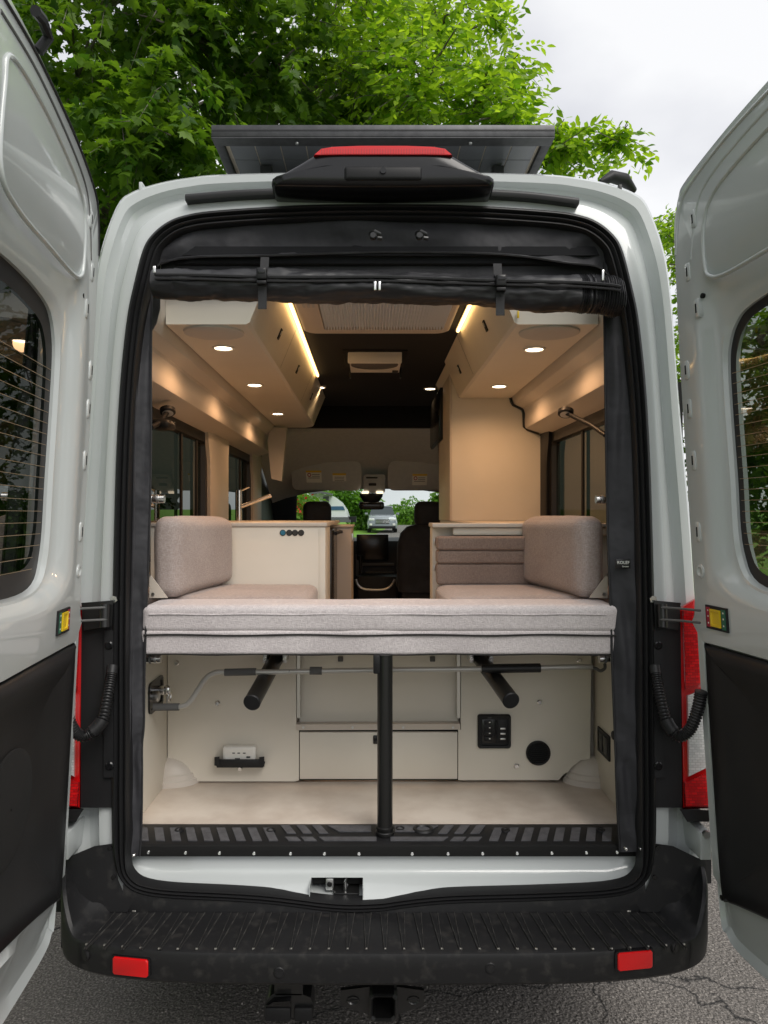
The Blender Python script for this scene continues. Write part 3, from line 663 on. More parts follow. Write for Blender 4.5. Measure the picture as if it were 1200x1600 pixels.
    if s < 0:
        sp = link('speaker_grille', loftmesh([[M(.40 + k * .13 * math.cos(a), 1.03 + k * .12 * math.sin(a), wd) for a in [i * math.pi / 16 for i in range(32)]] for k, wd in ((1, -.02), (.98, .004), (.9, .006), (.02, .008))], True), 'carpet', tr)
    # upper hinge stay on the free top corner
    tube('top_latch', d, [M(.52, 2.70, .0), M(.52, 2.735, .02), M(.56, 2.75, .02), M(.60, 2.74, .02)], .012, 'plastic', 8)
    # hinge sticker
    return d
door(1); door(-1)

# ================================================================== INSECT SCREEN
scr = thing('insect_screen', 'black fabric insect screen rolled up above the open rear of the van', 'screen', (0, .1, .72))
def fab(name, edgeA, edgeB, m, amp=.008, seed=0, cols=10, yoff=.02, lines=3):
    rows = []
    n = len(edgeA)
    for i, (a, b) in enumerate(zip(edgeA, edgeB)):
        row = []
        for j in range(cols + 1):
            t = j / cols; p = a.lerp(b, t)
            f = math.sin(t * math.pi * lines + seed + 1.3 * math.sin(i * .23 + seed)) * amp * (.5 + .5 * math.sin(i * .31 + seed * 2)) + math.sin(i * .9 + t * 5 + seed) * amp * .3
            row.append(p + Vector((0, f, 0)))
        rows.append(row)
    return loft(name, scr, rows, m, closed=False, ang=80)
Ledge_in = [(238, 360), (238, 420), (237, 475), (236, 560), (236, 700), (233, 850), (229, 950), (226, 1050), (225, 1130), (222, 1165), (222, 1210), (221, 1290), (218, 1338)]
Ledge_out = [(228, 380), (216, 430), (208, 490), (199, 560), (194, 700), (192, 850), (190, 950), (188, 1050), (187, 1130), (187, 1180), (186, 1230), (186, 1290), (188, 1340)]
Redge_in = [(944, 360), (944, 440), (944, 480), (945, 560), (947, 700), (950, 850), (954, 950), (957, 1050), (960, 1130), (962, 1180), (963, 1220), (966, 1290), (969, 1331)]
Redge_out = [(958, 385), (968, 440), (976, 490), (988, 590), (994, 700), (996, 850), (1000, 950), (1003, 1050), (1005, 1130), (1006, 1180), (1006, 1230), (1007, 1290), (1008, 1332)]
def E(l, off): return cr([RP(a, b, off) for a, b in l], 6)
fab('side_panel_fabric', E(Ledge_out, .012), E(Ledge_in, .035), 'fabric', .007, 1.0)
fab('side_panel_fabric', E(Redge_out, .012), E(Redge_in, .035), 'fabric', .007, 4.0)
# edge binding cords
tube('edge_binding', scr, E(Ledge_in, .034), .0035, 'webbing', 6); tube('edge_binding', scr, E(Redge_in, .034), .0035, 'webbing', 6)
for l in ([(a * .6 + b * .4, c) for (a, c), (b, _) in zip(Ledge_out, Ledge_in)],): tube('stitch_cord', scr, E(l, .010), .004, 'fabric', 6)
# header cloth
A = cr([RP(a, b, .02) for a, b in ((222, 395), (240, 368), (300, 345), (420, 334), (600, 331), (780, 335), (890, 347), (945, 368), (964, 400))], 8)
B = cr([RP(a, b, .03) for a, b in ((236, 424), (258, 410), (310, 402), (420, 400), (600, 395), (780, 398), (890, 412), (935, 418), (958, 440))], 8)
Cc = cr([RP(a, b, .07) for a, b in ((236, 445), (258, 440), (310, 440), (420, 440), (600, 440), (780, 440), (890, 446), (940, 452), (966, 460))], 8)
fab('header_cloth', A, B, 'fabric', .010, 2.0, 10, lines=2)
fab('header_backing', [p + Vector((0, .03, .02)) for p in B], Cc, 'fabric', .004, 3.0, 6)
tube('header_hem', scr, [p + Vector((0, -.004, 0)) for p in B], .004, 'fabric_shiny', 6)
# the roll
from mathutils import noise
rp = [(240, 446, 21), (262, 447, 23), (320, 447, 24), (414, 449, 25), (500, 450, 25), (590, 450, 23), (690, 455, 23), (777, 459, 24), (850, 462, 27), (900, 463, 28), (935, 464, 27), (950, 466, 28), (962, 468, 27), (972, 470, 22)]
yc = .13
rr = []
cen = cr([(X(a, yc), Z(b, yc), c * S(yc)) for a, b, c in rp], 24)
for i, c in enumerate(cen):
    ring = []
    for k in range(36):
        a = 2 * math.pi * k / 36; q = Vector((c.x * 6, math.cos(a) * 1.8, math.sin(a) * 1.8))
        dr = noise.noise(q) * .007 + noise.noise(Vector((q.x * 4, q.y * 1.5, q.z * 1.5))) * .0045 + noise.noise(Vector((q.x * 9, q.y * 2, q.z * 2))) * .002
        if c.x > .57: dr += .003 * math.sin(c.x * 900)
        rad = c.z * (1 + .12 * math.sin(a) ** 3) + dr * (1 if -.62 < c.x else .3)
        ring.append(Vector((c.x, yc + rad * .95 * -math.cos(a), c.y + rad * math.sin(a))))
    rr.append(ring)
roll = loft('rolled_cover', scr, rr, 'fabric_shiny', cap0=True, cap1=True, ang=80)
zl = [Vector((c.x, yc - c.z * .99 - .004, c.y + c.z * (.30 + .10 * math.sin(c.x * 5)))) for c in cen[14:283:2]]
tube('zipper_tape', scr, [p + Vector((0, .001, .005)) for p in zl], .005, 'webbing', 6); tube('zipper_tape', scr, [p + Vector((0, .001, -.007)) for p in zl], .0035, 'webbing', 6)
for i, px in enumerate((586, 593)):
    y = yc - .058
    box('zipper_pull', scr, X(px - 2, y), X(px + 2, y), y - .004, y, Z(454, y), Z(440, y), 'chrome', .002)
box('zipper_pull', scr, X(240, .08), X(245, .08), .07, .075, Z(428, .08), Z(417, .08), 'chrome', .002); box('zipper_pull', scr, X(939, .08), X(943, .08), .07, .075, Z(440, .08), Z(423, .08), 'chrome', .002)
for px in (415, 778):
    c = min(cen, key=lambda c: abs(c.x - X(px, yc))); hw = .0125
    path = [(-.075, .115)] + [(0, 0)]
    pr = []
    for a in [math.pi / 2 - .2 - k * (math.pi * .55) / 10 for k in range(11)]:
        pr.append((yc - (c.z + .006) * math.cos(a), c.y + (c.z * 1.1 + .004) * math.sin(a)))
    pr = [(yc - .0, c.y + .09)] + pr
    low = pr[-1]; pr += [(low[0] + .002, low[1] - .03), (low[0], low[1] - .06)]
    loft('strap', scr, [[Vector((c.x + sx * hw, y, z)) for y, z in pr] for sx in (-1, 1)], 'webbing', closed=False)
    loft('strap', scr, [[Vector((c.x + sx * hw, y - .002, z)) for y, z in pr] for sx in (-1, 1)], 'webbing', closed=False)
    y = yc - c.z - .016
    bk = box('buckle', scr, c.x - .015, c.x + .015, y - .008, y + .012, c.y + .002, c.y + .036, 'plastic', .004)
    box('buckle_clip', bk, c.x - .011, c.x + .011, y - .0095, y - .007, c.y + .018, c.y + .032, 'plastic_gloss', .002)
    box('buckle_bar', bk, c.x - .014, c.x + .014, y - .006, y + .012, c.y - .012, c.y - .001, 'plastic', .003)
for px in (580, 652):
    y = .14
    hk = tube('hook', scr, [P(px, 366, y), P(px + 6, 364, y - .03), P(px + 14, 366, y - .02)], [.009, .010, .006], 'black_metal', 8)
    disc('hook_knob', hk, P(px + 3, 370, y - .03), (0, -1, 0), .011, .015, 'black_metal', 12, .003)
    tube('hook_lever', hk, [P(px + 10, 372, y - .03), P(px + 17, 373, y - .03)], .006, 'black_metal', 8)
# label
lp = P(975, 881, yr(1.5) - .002)
lb = box('brand_label', scr, lp.x - .021, lp.x + .021, lp.y + .006, lp.y + .011, lp.z - .014, lp.z + .014, 'plastic_gloss', .001)
text('label_text', lb, 'ROLEF', (lp.x, lp.y + .0055, lp.z + .003), .0125, (R(90), 0, 0), 'sticker')
text('label_text', lb, 'Screens', (lp.x + .006, lp.y + .0055, lp.z - .008), .006, (R(90), 0, 0), 'sticker')
for px, py in ((192, 1333), (210, 1335), (977, 1325), (1000, 1325)):
    disc('snap_button', scr, RP(px, py, .004), (0, -1, 0), .0045, .01, 'chrome', 12, .0015)

# ================================================================== INTERIOR SHELL (parts of the van)
BY = .46           # back panel of the rear compartment
fl = box('garage_floor', van, -.76, .76, .136, BY + .05, .70, .7235, 'vinyl_floor', .001)
box('cabin_floor', van, -.9, .9, BY + .05, 4.8, .69, .72, 'vinyl_floor', 0)
box('ceiling', van, -.72, .72, .22, 3.3, 2.462, 2.49, 'ceiling_black', 0)
box('ceiling_step', van, -.72, .72, 3.28, 3.34, 2.30, 2.47, 'ceiling_black', .01)
box('rear_header', van, -.66, .66, .235, .30, 2.44, 2.55, 'ceiling_black', .01)
# upper wall trim, stepped mouldings both sides
for s in (-1, 1):
    prof = [(.925, 2.065), (.86, 2.078), (.85, 2.084), (.790, 2.104), (.780, 2.109), (.776, 2.118), (.774, 2.15), (.776, 2.186), (.772, 2.204), (.764, 2.214), (.73, 2.23), (.722, 2.236), (.712, 2.255), (.70, 2.30), (.70, 2.47)]
    y1 = 3.2 if s < 0 else 1.78
    loft('upper_wall_trim', van, [[Vector((s * x, y, z)) for x, z in prof] for y in (.24, y1)], 'trim_cream', closed=False, ang=25)
    tube('trim_groove', van, [(s * .767, .24, 2.2115), (s * .767, y1, 2.2115)], .0025, 'cream_edge', 6)
    # wall below and around the windows, with rounded reveals
    def wallx(z): return .875 - .02 * max(0, z - 1.6)
    wins = ((.50, 1.68), (2.12, 3.02)) if s < 0 else ((.50, 1.66),)
    box('lower_wall', van, s * .88, s * .90, .25, 3.3, .72, 1.47, 'trim_cream', 0)
    pil = [(.20, .50), (1.68, 2.12), (3.02, 3.35)] if s < 0 else [(.20, .50), (1.66, 2.4)]
    for a, b in pil:
        def sec(z):
            x = s * (.868 - .0 * z); c = .05 * sst(1.86, 2.08, z) ** 1.5
            return [Vector((s * .93, a - c + .02, z)), Vector((x, a - c + .0, z)), Vector((x - s * .008, a + .012, z)), Vector((x - s * .008, b - .012, z)), Vector((x, b + c, z)), Vector((s * .93, b + c - .02, z))]
        if a == .20: 
            box('window_pillar', van, s * .87, s * .93, a, b, 1.45, 2.06, 'dark_void', 0); continue
        loft('window_pillar', van, [sec(z) for z in (1.45, 1.6, 1.75, 1.9, 1.94, 1.98, 2.02, 2.06, 2.09)], 'trim_cream' if s < 0 else 'rubber', closed=False)
    for a, b in wins:
        # dark frame and inner window
        wy = lambda t: a + (b - a) * t
        def rr_(k, x): 
            o = []
            for cy, cz, q in ((b - .05, 2.0, 0), (a + .05, 2.0, 1), (a + .05, 1.52, 2), (b - .05, 1.52, 3)):
                for i in range(5):
                    an = q * math.pi / 2 + i * math.pi / 8
                    o.append(Vector((x, cy + (.07 - k) * math.cos(an) + 0, cz + (.07 - k) * math.sin(an))))
            return o
        fr = link('window_frame', loftmesh([rr_(-.03 if s < 0 else -.10, s * .90), rr_(.0, s * .885), rr_(.045, s * .888), rr_(.05, s * .915)], True), 'rubber', van)
        link('side_window', fixn(mesh('sw', rr_(.048, s * .912), [tuple(range(20))])), 'glass_side', van, smooth=False)
        for yy in ((wy(.62), wy(.86)) if s < 0 else (wy(.55),)):
            box('window_divider', fr, s * .895, s * .905, yy - .012, yy + .012, 1.5, 2.03, 'dark_void', .002)
# black bracket line of the wardrobe side moulding
tube('moulding_edge', van, [(.700, 1.752, 2.27), (.704, 1.752, 2.25), (.714, 1.752, 2.232), (.74, 1.752, 2.22), (.764, 1.752, 2.208), (.770, 1.752, 2.19), (.771, 1.752, 2.15), (.772, 1.752, 2.118), (.79, 1.752, 2.102), (.85, 1.752, 2.08)], .007, 'rubber', 8)
# cab: headliner, visors, dash, windscreen
hl = loft('cab_headliner', van, [[Vector((x, y, z - .10 * (abs(x) / .85) ** 3)) for x in (-.92, -.8, -.6, -.4, -.2, 0, .2, .4, .6, .8, .92)] for y, z in ((3.3, 2.40), (3.33, 2.30), (3.6, 2.22), (3.9, 2.10), (4.2, 1.96), (4.36, 1.885), (4.38, 1.90))], 'headliner', closed=False)
def rrect(px0, px1, py0, py1, y, dy, r=6):
    o = []
    for cx, cy, q in ((px1 - r, py0 + r, 0), (px0 + r, py0 + r, 1), (px0 + r, py1 - r, 2), (px1 - r, py1 - r, 3)):
        for i in range(5):
            an = q * math.pi / 2 + i * math.pi / 8; o.append(P(cx + r * math.cos(an), cy - r * math.sin(an), y) + Vector((0, dy, 0)))
    return o
VYD = 4.02
def tilt(pts):   # lay onto the sloping headliner
    return [Vector((p.x, p.y + (2.02 - p.z) * .75 - .06, p.z)) for p in pts]
for a, b in ((456, 565), (606, 712)):
    vz = link('sun_visor', loftmesh([tilt(rrect(a, b, 722, 766, VYD, d, 10)) for d in (.03, 0)] + [tilt(rrect(a + 2, b - 2, 724, 764, VYD, -.006, 10))], True, False, True), 'headliner', van)
    for c, d, e, f in (((479, 503, 736, 754), (520, 541, 740, 752)) if a < 500 else ((644, 667, 741, 758),)) if False else ([(479, 503, 736, 754), (520, 541, 740, 752)] if a < 500 else [(644, 667, 741, 758)]):
        st = link('visor_sticker', loftmesh([tilt(rrect(c, d, e, f, VYD, dd, .5)) for dd in (-.006, -.009)], True, False, True), 'sticker', vz, smooth=False)
        link('sticker_band', loftmesh([tilt(rrect(c, d, e, e + 3, VYD, dd, .3)) for dd in (-.009, -.0105)], True, False, True), 'sticker_yellow', st, smooth=False)
        for k in range(3):
            link('sticker_text', loftmesh([tilt(rrect(c + (9 if d - c > 22 and k < 2 else 3), d - 3, e + 5.5 + k * 2.6, e + 6.3 + k * 2.6, VYD, dd, .1)) for dd in (-.009, -.0105)], True, False, True), 'grey_foam', st, smooth=False)
        if d - c > 22: link('sticker_symbol', loftmesh([tilt([P(c + 5 + r * math.cos(t), e + 6.5 + r * math.sin(t), VYD) + Vector((0, dd, 0)) for t in [i * math.pi / 6 for i in range(12)]]) for r, dd in ((3, -.009), (3, -.0105), (1.8, -.0105), (1.8, -.009))], True), 'red_label', st, smooth=False)
oc = link('overhead_console', loftmesh([tilt(rrect(568, 602, 742, 770, VYD, d, 4)) for d in (.02, -.01)] + [tilt(rrect(570, 600, 744, 768, VYD, -.02, 4))], True, False, True), 'headliner', van)
for c, d, e, f, m_ in ((572, 590, 746, 748, 'ink'), (576, 588, 755, 759, 'ink'), (565, 576, 767.5, 771, 'maplight'), (588, 599, 767.5, 771, 'maplight')):
    link('console_slot' if m_ == 'ink' else 'map_light', loftmesh([tilt(rrect(c, d, e, f, VYD, dd, 1)) for dd in (-.015, -.03)], True, False, True), m_, oc, smooth=False)
mr = cushion('rear_view_mirror', van, X(561, 4.1), X(600, 4.1), 4.08, 4.13, Z(796, 4.1), Z(784, 4.1), 'plastic_gloss', r=.02, n=6, bulge=.002, nz=0)
loft('mirror_stem', mr, [[Vector((X(580, 4.2) + r * 1.2 * math.cos(t), 4.14 + r * .6 * math.sin(t), z)) for t in [i * math.pi / 8 for i in range(16)]] for r, z in ((.085, Z(771, 4.14)), (.082, Z(776, 4.14)), (.06, Z(783, 4.14)), (.03, Z(787, 4.14)))], 'plastic', cap1=True)
for s in (-1, 1):
    loft('a_pillar', van, [[Vector((s * x, y, z)) for x, y in ((.72, 4.36), (.70, 4.40), (.78, 4.44), (.95, 4.2))] for z in (1.92,)] + [[Vector((s * x, y, z)) for x, y in ((.80, 4.95), (.78, 5.0), (.86, 5.05), (1.0, 4.7))] for z in (1.3,)], 'plastic')
    loft('cab_side', van, [[Vector((s * x, y, z)) for y, z in ((3.3, .6), (3.3, 2.3), (4.0, 2.1), (4.4, 1.9), (4.95, 1.35), (5.0, .6))] for x in (.93, .95)], 'plastic', cap0=True, cap1=True)
    # pillar trims seen behind the kitchen
    if s < 0: loft('belt_pillar_trim', van, [[P(a, b, 2.9) + Vector((0, d, 0)) for a, b in ((422, 668), (448, 668), (446, 690), (440, 752), (424, 748), (418, 690))] for d in (.06, 0)], 'trim_cream', cap1=True)
ds = loft('dashboard', van, [[Vector((x, y, z)) for x in (-.93, -.5, 0, .5, .93)] for y, z in ((4.55, .72), (4.5, 1.05), (4.52, 1.3), (4.6, 1.41), (4.75, 1.44), (5.1, 1.42))], 'plastic', closed=False)
pbox('centre_screen', ds, 557, 607, 835, 875, 4.45, 4.5, 'plastic_gloss', .006)
for a, b, c, d in ((560, 616, 880, 884), (556, 566, 866, 900), (571, 616, 893, 896), (560, 614, 910, 917)):
    pbox('dash_trim', ds, a, b, c, d, 4.46, 4.5, 'grey_foam', .004)
cs = cr([P(556, 905, 4.2), P(560, 915, 4.2), P(572, 921, 4.2), P(600, 921, 4.2), P(612, 914, 4.2), P(617, 905, 4.2)], 5)
tube('console_rim', ds, cs, .012, 'steel', 8)
tube('gear_lever', ds, [P(562, 905, 4.3), P(563, 880, 4.3), P(563, 868, 4.28)], [.012, .012, .022], 'plastic_gloss', 10)
box('centre_console', ds, -.16, .20, 4.2, 4.55, .72, 1.12, 'plastic', .02)
ws = link('windscreen', fixn(mesh('ws', [(-.74, 4.40, 1.90), (.74, 4.40, 1.90), (.82, 5.08, 1.36), (-.82, 5.08, 1.36)], [(0, 1, 2, 3)])), 'glass_clear', van, smooth=False)
loft('bonnet', van, [[Vector((x, y, z - .06 * (x / .9) ** 2)) for x in (-.92, -.6, 0, .6, .92)] for y, z in ((5.08, 1.37), (5.5, 1.24), (5.85, 1.1), (5.98, .9), (6.0, .45))], 'paint', closed=False)
for s in (-1, 1): box('front_wing', van, s * .85, s * .95, 4.9, 5.95, .45, 1.2, 'paint', .03)

# ================================================================== REAR COMPARTMENT FITTINGS
gp = thing('compartment_lining', 'cream panel lining of the rear storage compartment with drawer in its middle', 'panelling', (0, BY, .7235))
zc = 1.246
for s in (-1, 1):
    box('side_lining', gp, s * .742, s * .757, .10, BY + .02, .7235, zc, 'cream', .001)
sB = S(BY)
def panel(name, pts, y, t, m, bev=True):
    return loft(name, gp, [[P(a, b, y) + Vector((0, d, 0)) for a, b in pts] for d in (t, 0)], m, cap0=True, cap1=True)
arcL = [(262, 1188), (275, 1190), (287, 1199), (293, 1208), (300, 1212), (306, 1221)]
panel('rear_panel', [(262, 1010)] + arcL + [(463, 1221), (463, 1010)], BY, .015, 'cream')
arcR = [(922, 1186), (907, 1188), (893, 1199), (888, 1206), (880, 1210), (873, 1219)]
panel('rear_panel', [(924, 1010)] + arcR + [(720, 1219), (720, 1010)], BY, .015, 'cream')
panel('edge_strip', [(464, 1010), (469, 1010), (469, 1122), (464, 1122)], BY - .004, .02, 'aluminium')
panel('edge_strip', [(714, 1010), (719, 1010), (719, 1122), (714, 1122)], BY - .004, .02, 'aluminium')
panel('recess_panel', [(468, 1010), (716, 1010), (716, 1134), (468, 1134)], BY + .03, .015, 'cream')
r_ = panel('cross_rail', [(463, 1132), (719, 1131), (719, 1140), (463, 1141)], BY - .006, .03, 'cream_edge')
for px in (474, 551, 630, 708): disc('rail_screw', r_, P(px, 1136.5, BY - .006), (0, -1, 0), .0045, .002, 'steel', 10)
panel('cabinet_side', [(463, 1141), (467, 1141), (467, 1220), (463, 1220)], BY - .002, .02, 'cream'); panel('cabinet_side', [(716, 1140), (720, 1140), (720, 1219), (716, 1219)], BY - .002, .02, 'cream')
panel('drawer_gap', [(466, 1140), (717, 1140), (717, 1219), (466, 1219)], BY + .006, .01, 'dark_void')
dr = link('drawer_front', boxmesh(X(468.5, BY), X(714.5, BY), BY - .006, BY + .012, Z(1216.5, BY), Z(1143.5, BY), .002), 'cream', gp)
box('drawer_latch', dr, X(583, BY), X(592, BY), BY - .012, BY, Z(1161, BY), Z(1148, BY), 'plastic_gloss', .003)
for px in (528, 672): pbox('catch_plate', gp, px, px + 8, 1026, 1034, BY + .02, BY + .03, 'grey_foam', .002)
for px, py in ((276, 1036), (340, 1099), (905, 1032), (843, 1097), (807, 1197), (375, 1201)):
    disc('panel_bolt', gp, P(px, py, BY), (0, -1, 0), .0095, .006, 'chrome', 16, .003)
box('bed_board', gp, -.742, .742, .24, BY + .02, 1.236, 1.252, 'cream_edge', .001)
# wheel arches
for s in (-1, 1):
    wa = []
    for r, h in ((.112, 0), (.108, .016), (.100, .02), (.096, .034), (.088, .038), (.08, .052), (.062, .07), (.035, .083), (.002, .088)):
        wa.append([Vector((s * (.742 - r * .98 * math.sin(a)), BY + .015 - r * .62 * math.cos(a), .7235 + h)) for a in [k * math.pi / 2 / 10 for k in range(11)]])
    loft('wheel_arch', van, wa, 'trim_cream', closed=False, ang=25)
# support pole
pole = thing('support_pole', 'thick black support pole standing on the sill under the bed cushion', 'pole', (0, .06, .7235))
px_ = X(601.5, .065)
tube('pole_tube', pole, [(px_, .065, .745), (px_, .065, 1.246)], .0225, 'black_metal', 24)
loft('pole_foot', pole, [[Vector((px_ + r * math.cos(a), .065 + r * math.sin(a), z)) for a in [k * math.pi / 12 for k in range(24)]] for r, z in ((.027, .7245), (.0275, .733), (.025, .735), (.025, .739), (.0265, .741), (.0265, .747), (.0225, .749))], 'black_metal')
box('pole_clamp', pole, px_ - .034, px_ - .014, .045, .09, Z(1051, .065), 1.246, 'plastic', .004)
for (ax, ay), (bx_, by_), side in (((433, 1026), (394, 1097), 'left'), ((748, 1026), (798, 1094), 'right')):
    lg = thing('stowed_table_leg', 'black table leg tube slung under the bed on the %s of the support pole' % side, 'table leg', P(ax, ay, .42))
    a, b = P(ax, ay, .42), P(bx_, by_, .13)
    tube('leg_tube', lg, [a, b], .0255, 'black_metal', 24)
    disc('end_cap', lg, b, (b - a), .0262, .006, 'plastic', 24, .003)
    br_ = merge('leg_bracket', lg, [boxmesh(a.x - .04, a.x - .026, .36, .43, a.z - .01, 1.246, .002), boxmesh(a.x + .026, a.x + .04, .36, .43, a.z - .01, 1.246, .002)], 'steel')
    for dx in (-.033, .033): disc('bracket_screw', br_, (a.x + dx, .36, a.z + .005), (0, -1, 0), .006, .004, 'chrome', 10)
# long crank bar
cb = thing('crank_bar', 'long grey metal crank bar with foam sleeves spanning the rear compartment', 'crank', P(260, 1104, .25))
yb = .25
path = cr([P(240, 1104, yb), P(262, 1104, yb), P(282, 1104, yb), P(297, 1096, yb), P(320, 1062, yb), P(334, 1052, yb), P(352, 1050, yb), P(420, 1050, yb), P(590, 1047, yb), P(760, 1045, yb), P(905, 1042, yb), P(925, 1042, yb)], 8)
tube('bar', cb, path, .0085, 'grey_tube', 12)
for (a, b, c, d, r, m_) in ((240, 1105, 280, 1104.5, .0115, 'grey_foam'), (351, 1050.5, 400, 1049.5, .0115, 'grey_foam'), (484, 1048, 503, 1048, .0125, 'grey_foam'), (752, 1045, 844, 1043.5, .0145, 'rubber')):
    tube('bar_sleeve', cb, [P(a, b, yb), P(c, d, yb)], r, m_, 14)
tube('bar_hook', cb, cr([P(920, 1042, yb), P(930, 1044, yb), P(938, 1048, yb), P(945, 1044, yb), P(945, 1037, yb)], 6), .005, 'grey_foam', 8)
text('bar_mark', cb, 'F', P(452, 1049, yb - .0095), .008, (R(90), 0, 0), 'ink'); 
# filler lock plate on the left lining
lk = thing('lock_plate', 'black recessed lock plate with keys on the left compartment lining', 'lock', (-.74, .27, 1.0))
def LP_(y, z, d=0): return Vector((-.742 + d, y, z))
y0, y1 = .25, .40
z0, z1 = Z(1116, .27), Z(1056, .37)
def lkring(k, d):
    o = []
    for cy, cz_, q in ((y1 - .02, z1 - .02, 0), (y0 + .02, z1 - .02, 1), (y0 + .02, z0 + .02, 2), (y1 - .02, z0 + .02, 3)):
        for i in range(4):
            an = q * math.pi / 2 + i * math.pi / 6; o.append(LP_(cy + (.02 - k) * math.cos(an), cz_ + (.02 - k) * math.sin(an), d))
    return o
link('lock_bezel', loftmesh([lkring(0, 0), lkring(0, .006), lkring(.012, .006), lkring(.014, .002)], True, False, True), 'plastic_gloss', lk)
disc('lock_cylinder', lk, LP_(.345, (z0 + z1) / 2 + .008, 0), (1, 0, 0), .016, .028, 'chrome', 18, .004)
kh = cushion('key_head', lk, -.72, -.695, .332, .358, (z0 + z1) / 2 - .006, (z0 + z1) / 2 + .024, 'chrome', r=.01, n=4, bulge=0, nz=0)
tube('key_ring', lk, [Vector((-.70, .345 + .014 * math.cos(a), (z0 + z1) / 2 - .012 + .018 * math.sin(a))) for a in [k * math.pi / 8 for k in range(17)]], .0016, 'chrome', 6)
box('key', lk, -.71, -.706, .34, .352, (z0 + z1) / 2 - .045, (z0 + z1) / 2 - .012, 'steel', .001)
disc('valve_knob', lk, LP_(.298, (z0 + z1) / 2 + .0, 0), (1, 0, 0), .017, .022, 'steel', 10, .004)
# power outlet on the right lining
po = thing('wall_outlet', 'small black power outlet on the right compartment lining', 'outlet', (.74, .27, .97))
zo0, zo1 = Z(1182, .36), Z(1143, .36)
box('outlet_plate', po,   .736, .7425, .305, .425, zo0, zo1, 'plastic', .006)
for k in range(2): box('socket_face', po, .7345, .737,   .318 + k * .05, .362 + k * .05, zo0 + .012, zo1 - .012, 'plastic_gloss', .003)
disc('side_button', thing('round_plug', 'tiny black round plug beside the outlet on the right lining', 'plug', (.74, .275, .945)), (.742, .275, .945), (-1, 0, 0), .014, .005, 'plastic', 16, .002)
# control panel
cp = thing('control_panel', 'square black control panel with switches and sockets on the cream panel', 'control panel', P(772, 1142, BY))
pb = link('panel_frame', loftmesh([[p + Vector((0, d, 0)) for p in rrect(746 + k, 797.5 - k, 1115.5 + k, 1168 - k, BY, 0, 4)] for k, d in ((0, .002), (0, -.01), (1.5, -.013), (4, -.012), (4.5, -.006))], True, False, True), 'plastic', cp)
pbox('switch_column', pb, 753, 776, 1124, 1161, BY - .008, BY, 'plastic_gloss', .002); pbox('socket_column', pb, 778, 794, 1124, 1161, BY - .0085, BY, 'plastic', .002)
for i in range(4):
    pbox('rocker_switch', pb, 757, 768, 1126 + i * 8.5, 1132.5 + i * 8.5, BY - .012, BY - .005, 'plastic', .002)
    pbox('switch_mark', pb, 764, 766.5, 1128 + i * 8.5, 1129.6 + i * 8.5, BY - .0128, BY - .011, 'sticker', 0)
for i in range(3): pbox('usb_port', pb, 782, 790, 1137.5 + i * 8, 1140 + i * 8, BY - .0096, BY - .008, 'steel', .0005)
pbox('panel_mark', pb, 762, 768, 1121, 1122.3, BY - .0132, BY - .011, 'grey_foam', 0)
# round vent
rv = thing('air_vent', 'round black louvred air vent on the cream panel beside the control panel', 'vent', P(840.5, 1176, BY))
c = P(840.5, 1176, BY); rad = 19 * sB
loft('vent_ring', rv, [[c + Vector((r * math.cos(a), d, r * math.sin(a))) for a in [k * math.pi / 18 for k in range(36)]] for r, d in ((rad, .001), (rad, -.008), (rad - .004, -.011), (rad - .007, -.009), (rad - .007, -.001))], 'plastic')
disc('vent_back', rv, c + Vector((0, -.0015, 0)), (0, -1, 0), rad - .006, .001, 'dark_void', 32)
for i in range(11):
    zz = -rad * .8 + i * rad * .16; hw = math.sqrt(max(1e-6, (rad - .007) ** 2 - zz ** 2))
    box('louvre', rv, c.x - hw, c.x + hw, c.y - .008, c.y - .0025, c.z + zz - .0014, c.z + zz + .0014, 'plastic', 0)
# router in its black holder
rt = thing('wifi_router', 'small white router box resting in a black holder', 'router', P(373, 1190, BY))
cushion('router_case', rt, X(347, BY - .04), X(399, BY - .04), BY - .035, BY - .004, Z(1196, BY - .04), Z(1168, BY - .04), 'white_plastic', r=.006, n=6, bulge=0, nz=0)
for px in (363, 371, 379.5): pbox('status_light', rt, px, px + 4, 1176.3, 1177.6, BY - .037, BY - .03, 'ink', 0)
pbox('router_mark', rt, 352.5, 358.5, 1183.5, 1188, BY - .0365, BY - .03, 'sticker', 0); pbox('router_mark', rt, 385, 391, 1182, 1184.5, BY - .0365, BY - .03, 'ink', 0); pbox('router_mark', rt, 367, 375, 1184.5, 1187, BY - .0365, BY - .03, 'grey_foam', 0)
rh = thing('router_holder', 'black wall bracket holding the white router', 'bracket', P(373, 1200, BY))
yq = BY - .05
pbox('holder_lip', rh, 338, 411, 1187, 1200, yq, yq + .008, 'plastic', .003)
for a, b in ((335, 343), (405, 413)):
    z_ = loft('holder_end', rh, [[P(u, v, y) for u, v in ((a, 1183), (b, 1182), (b, 1198), (a, 1196))] for y in (BY, yq - .003)], 'plastic', cap0=True, cap1=True)
box('holder_base', rh, X(338, yq), X(411, yq), yq + .004, BY, Z(1200, yq), Z(1200, yq) + .005, 'plastic', .001)
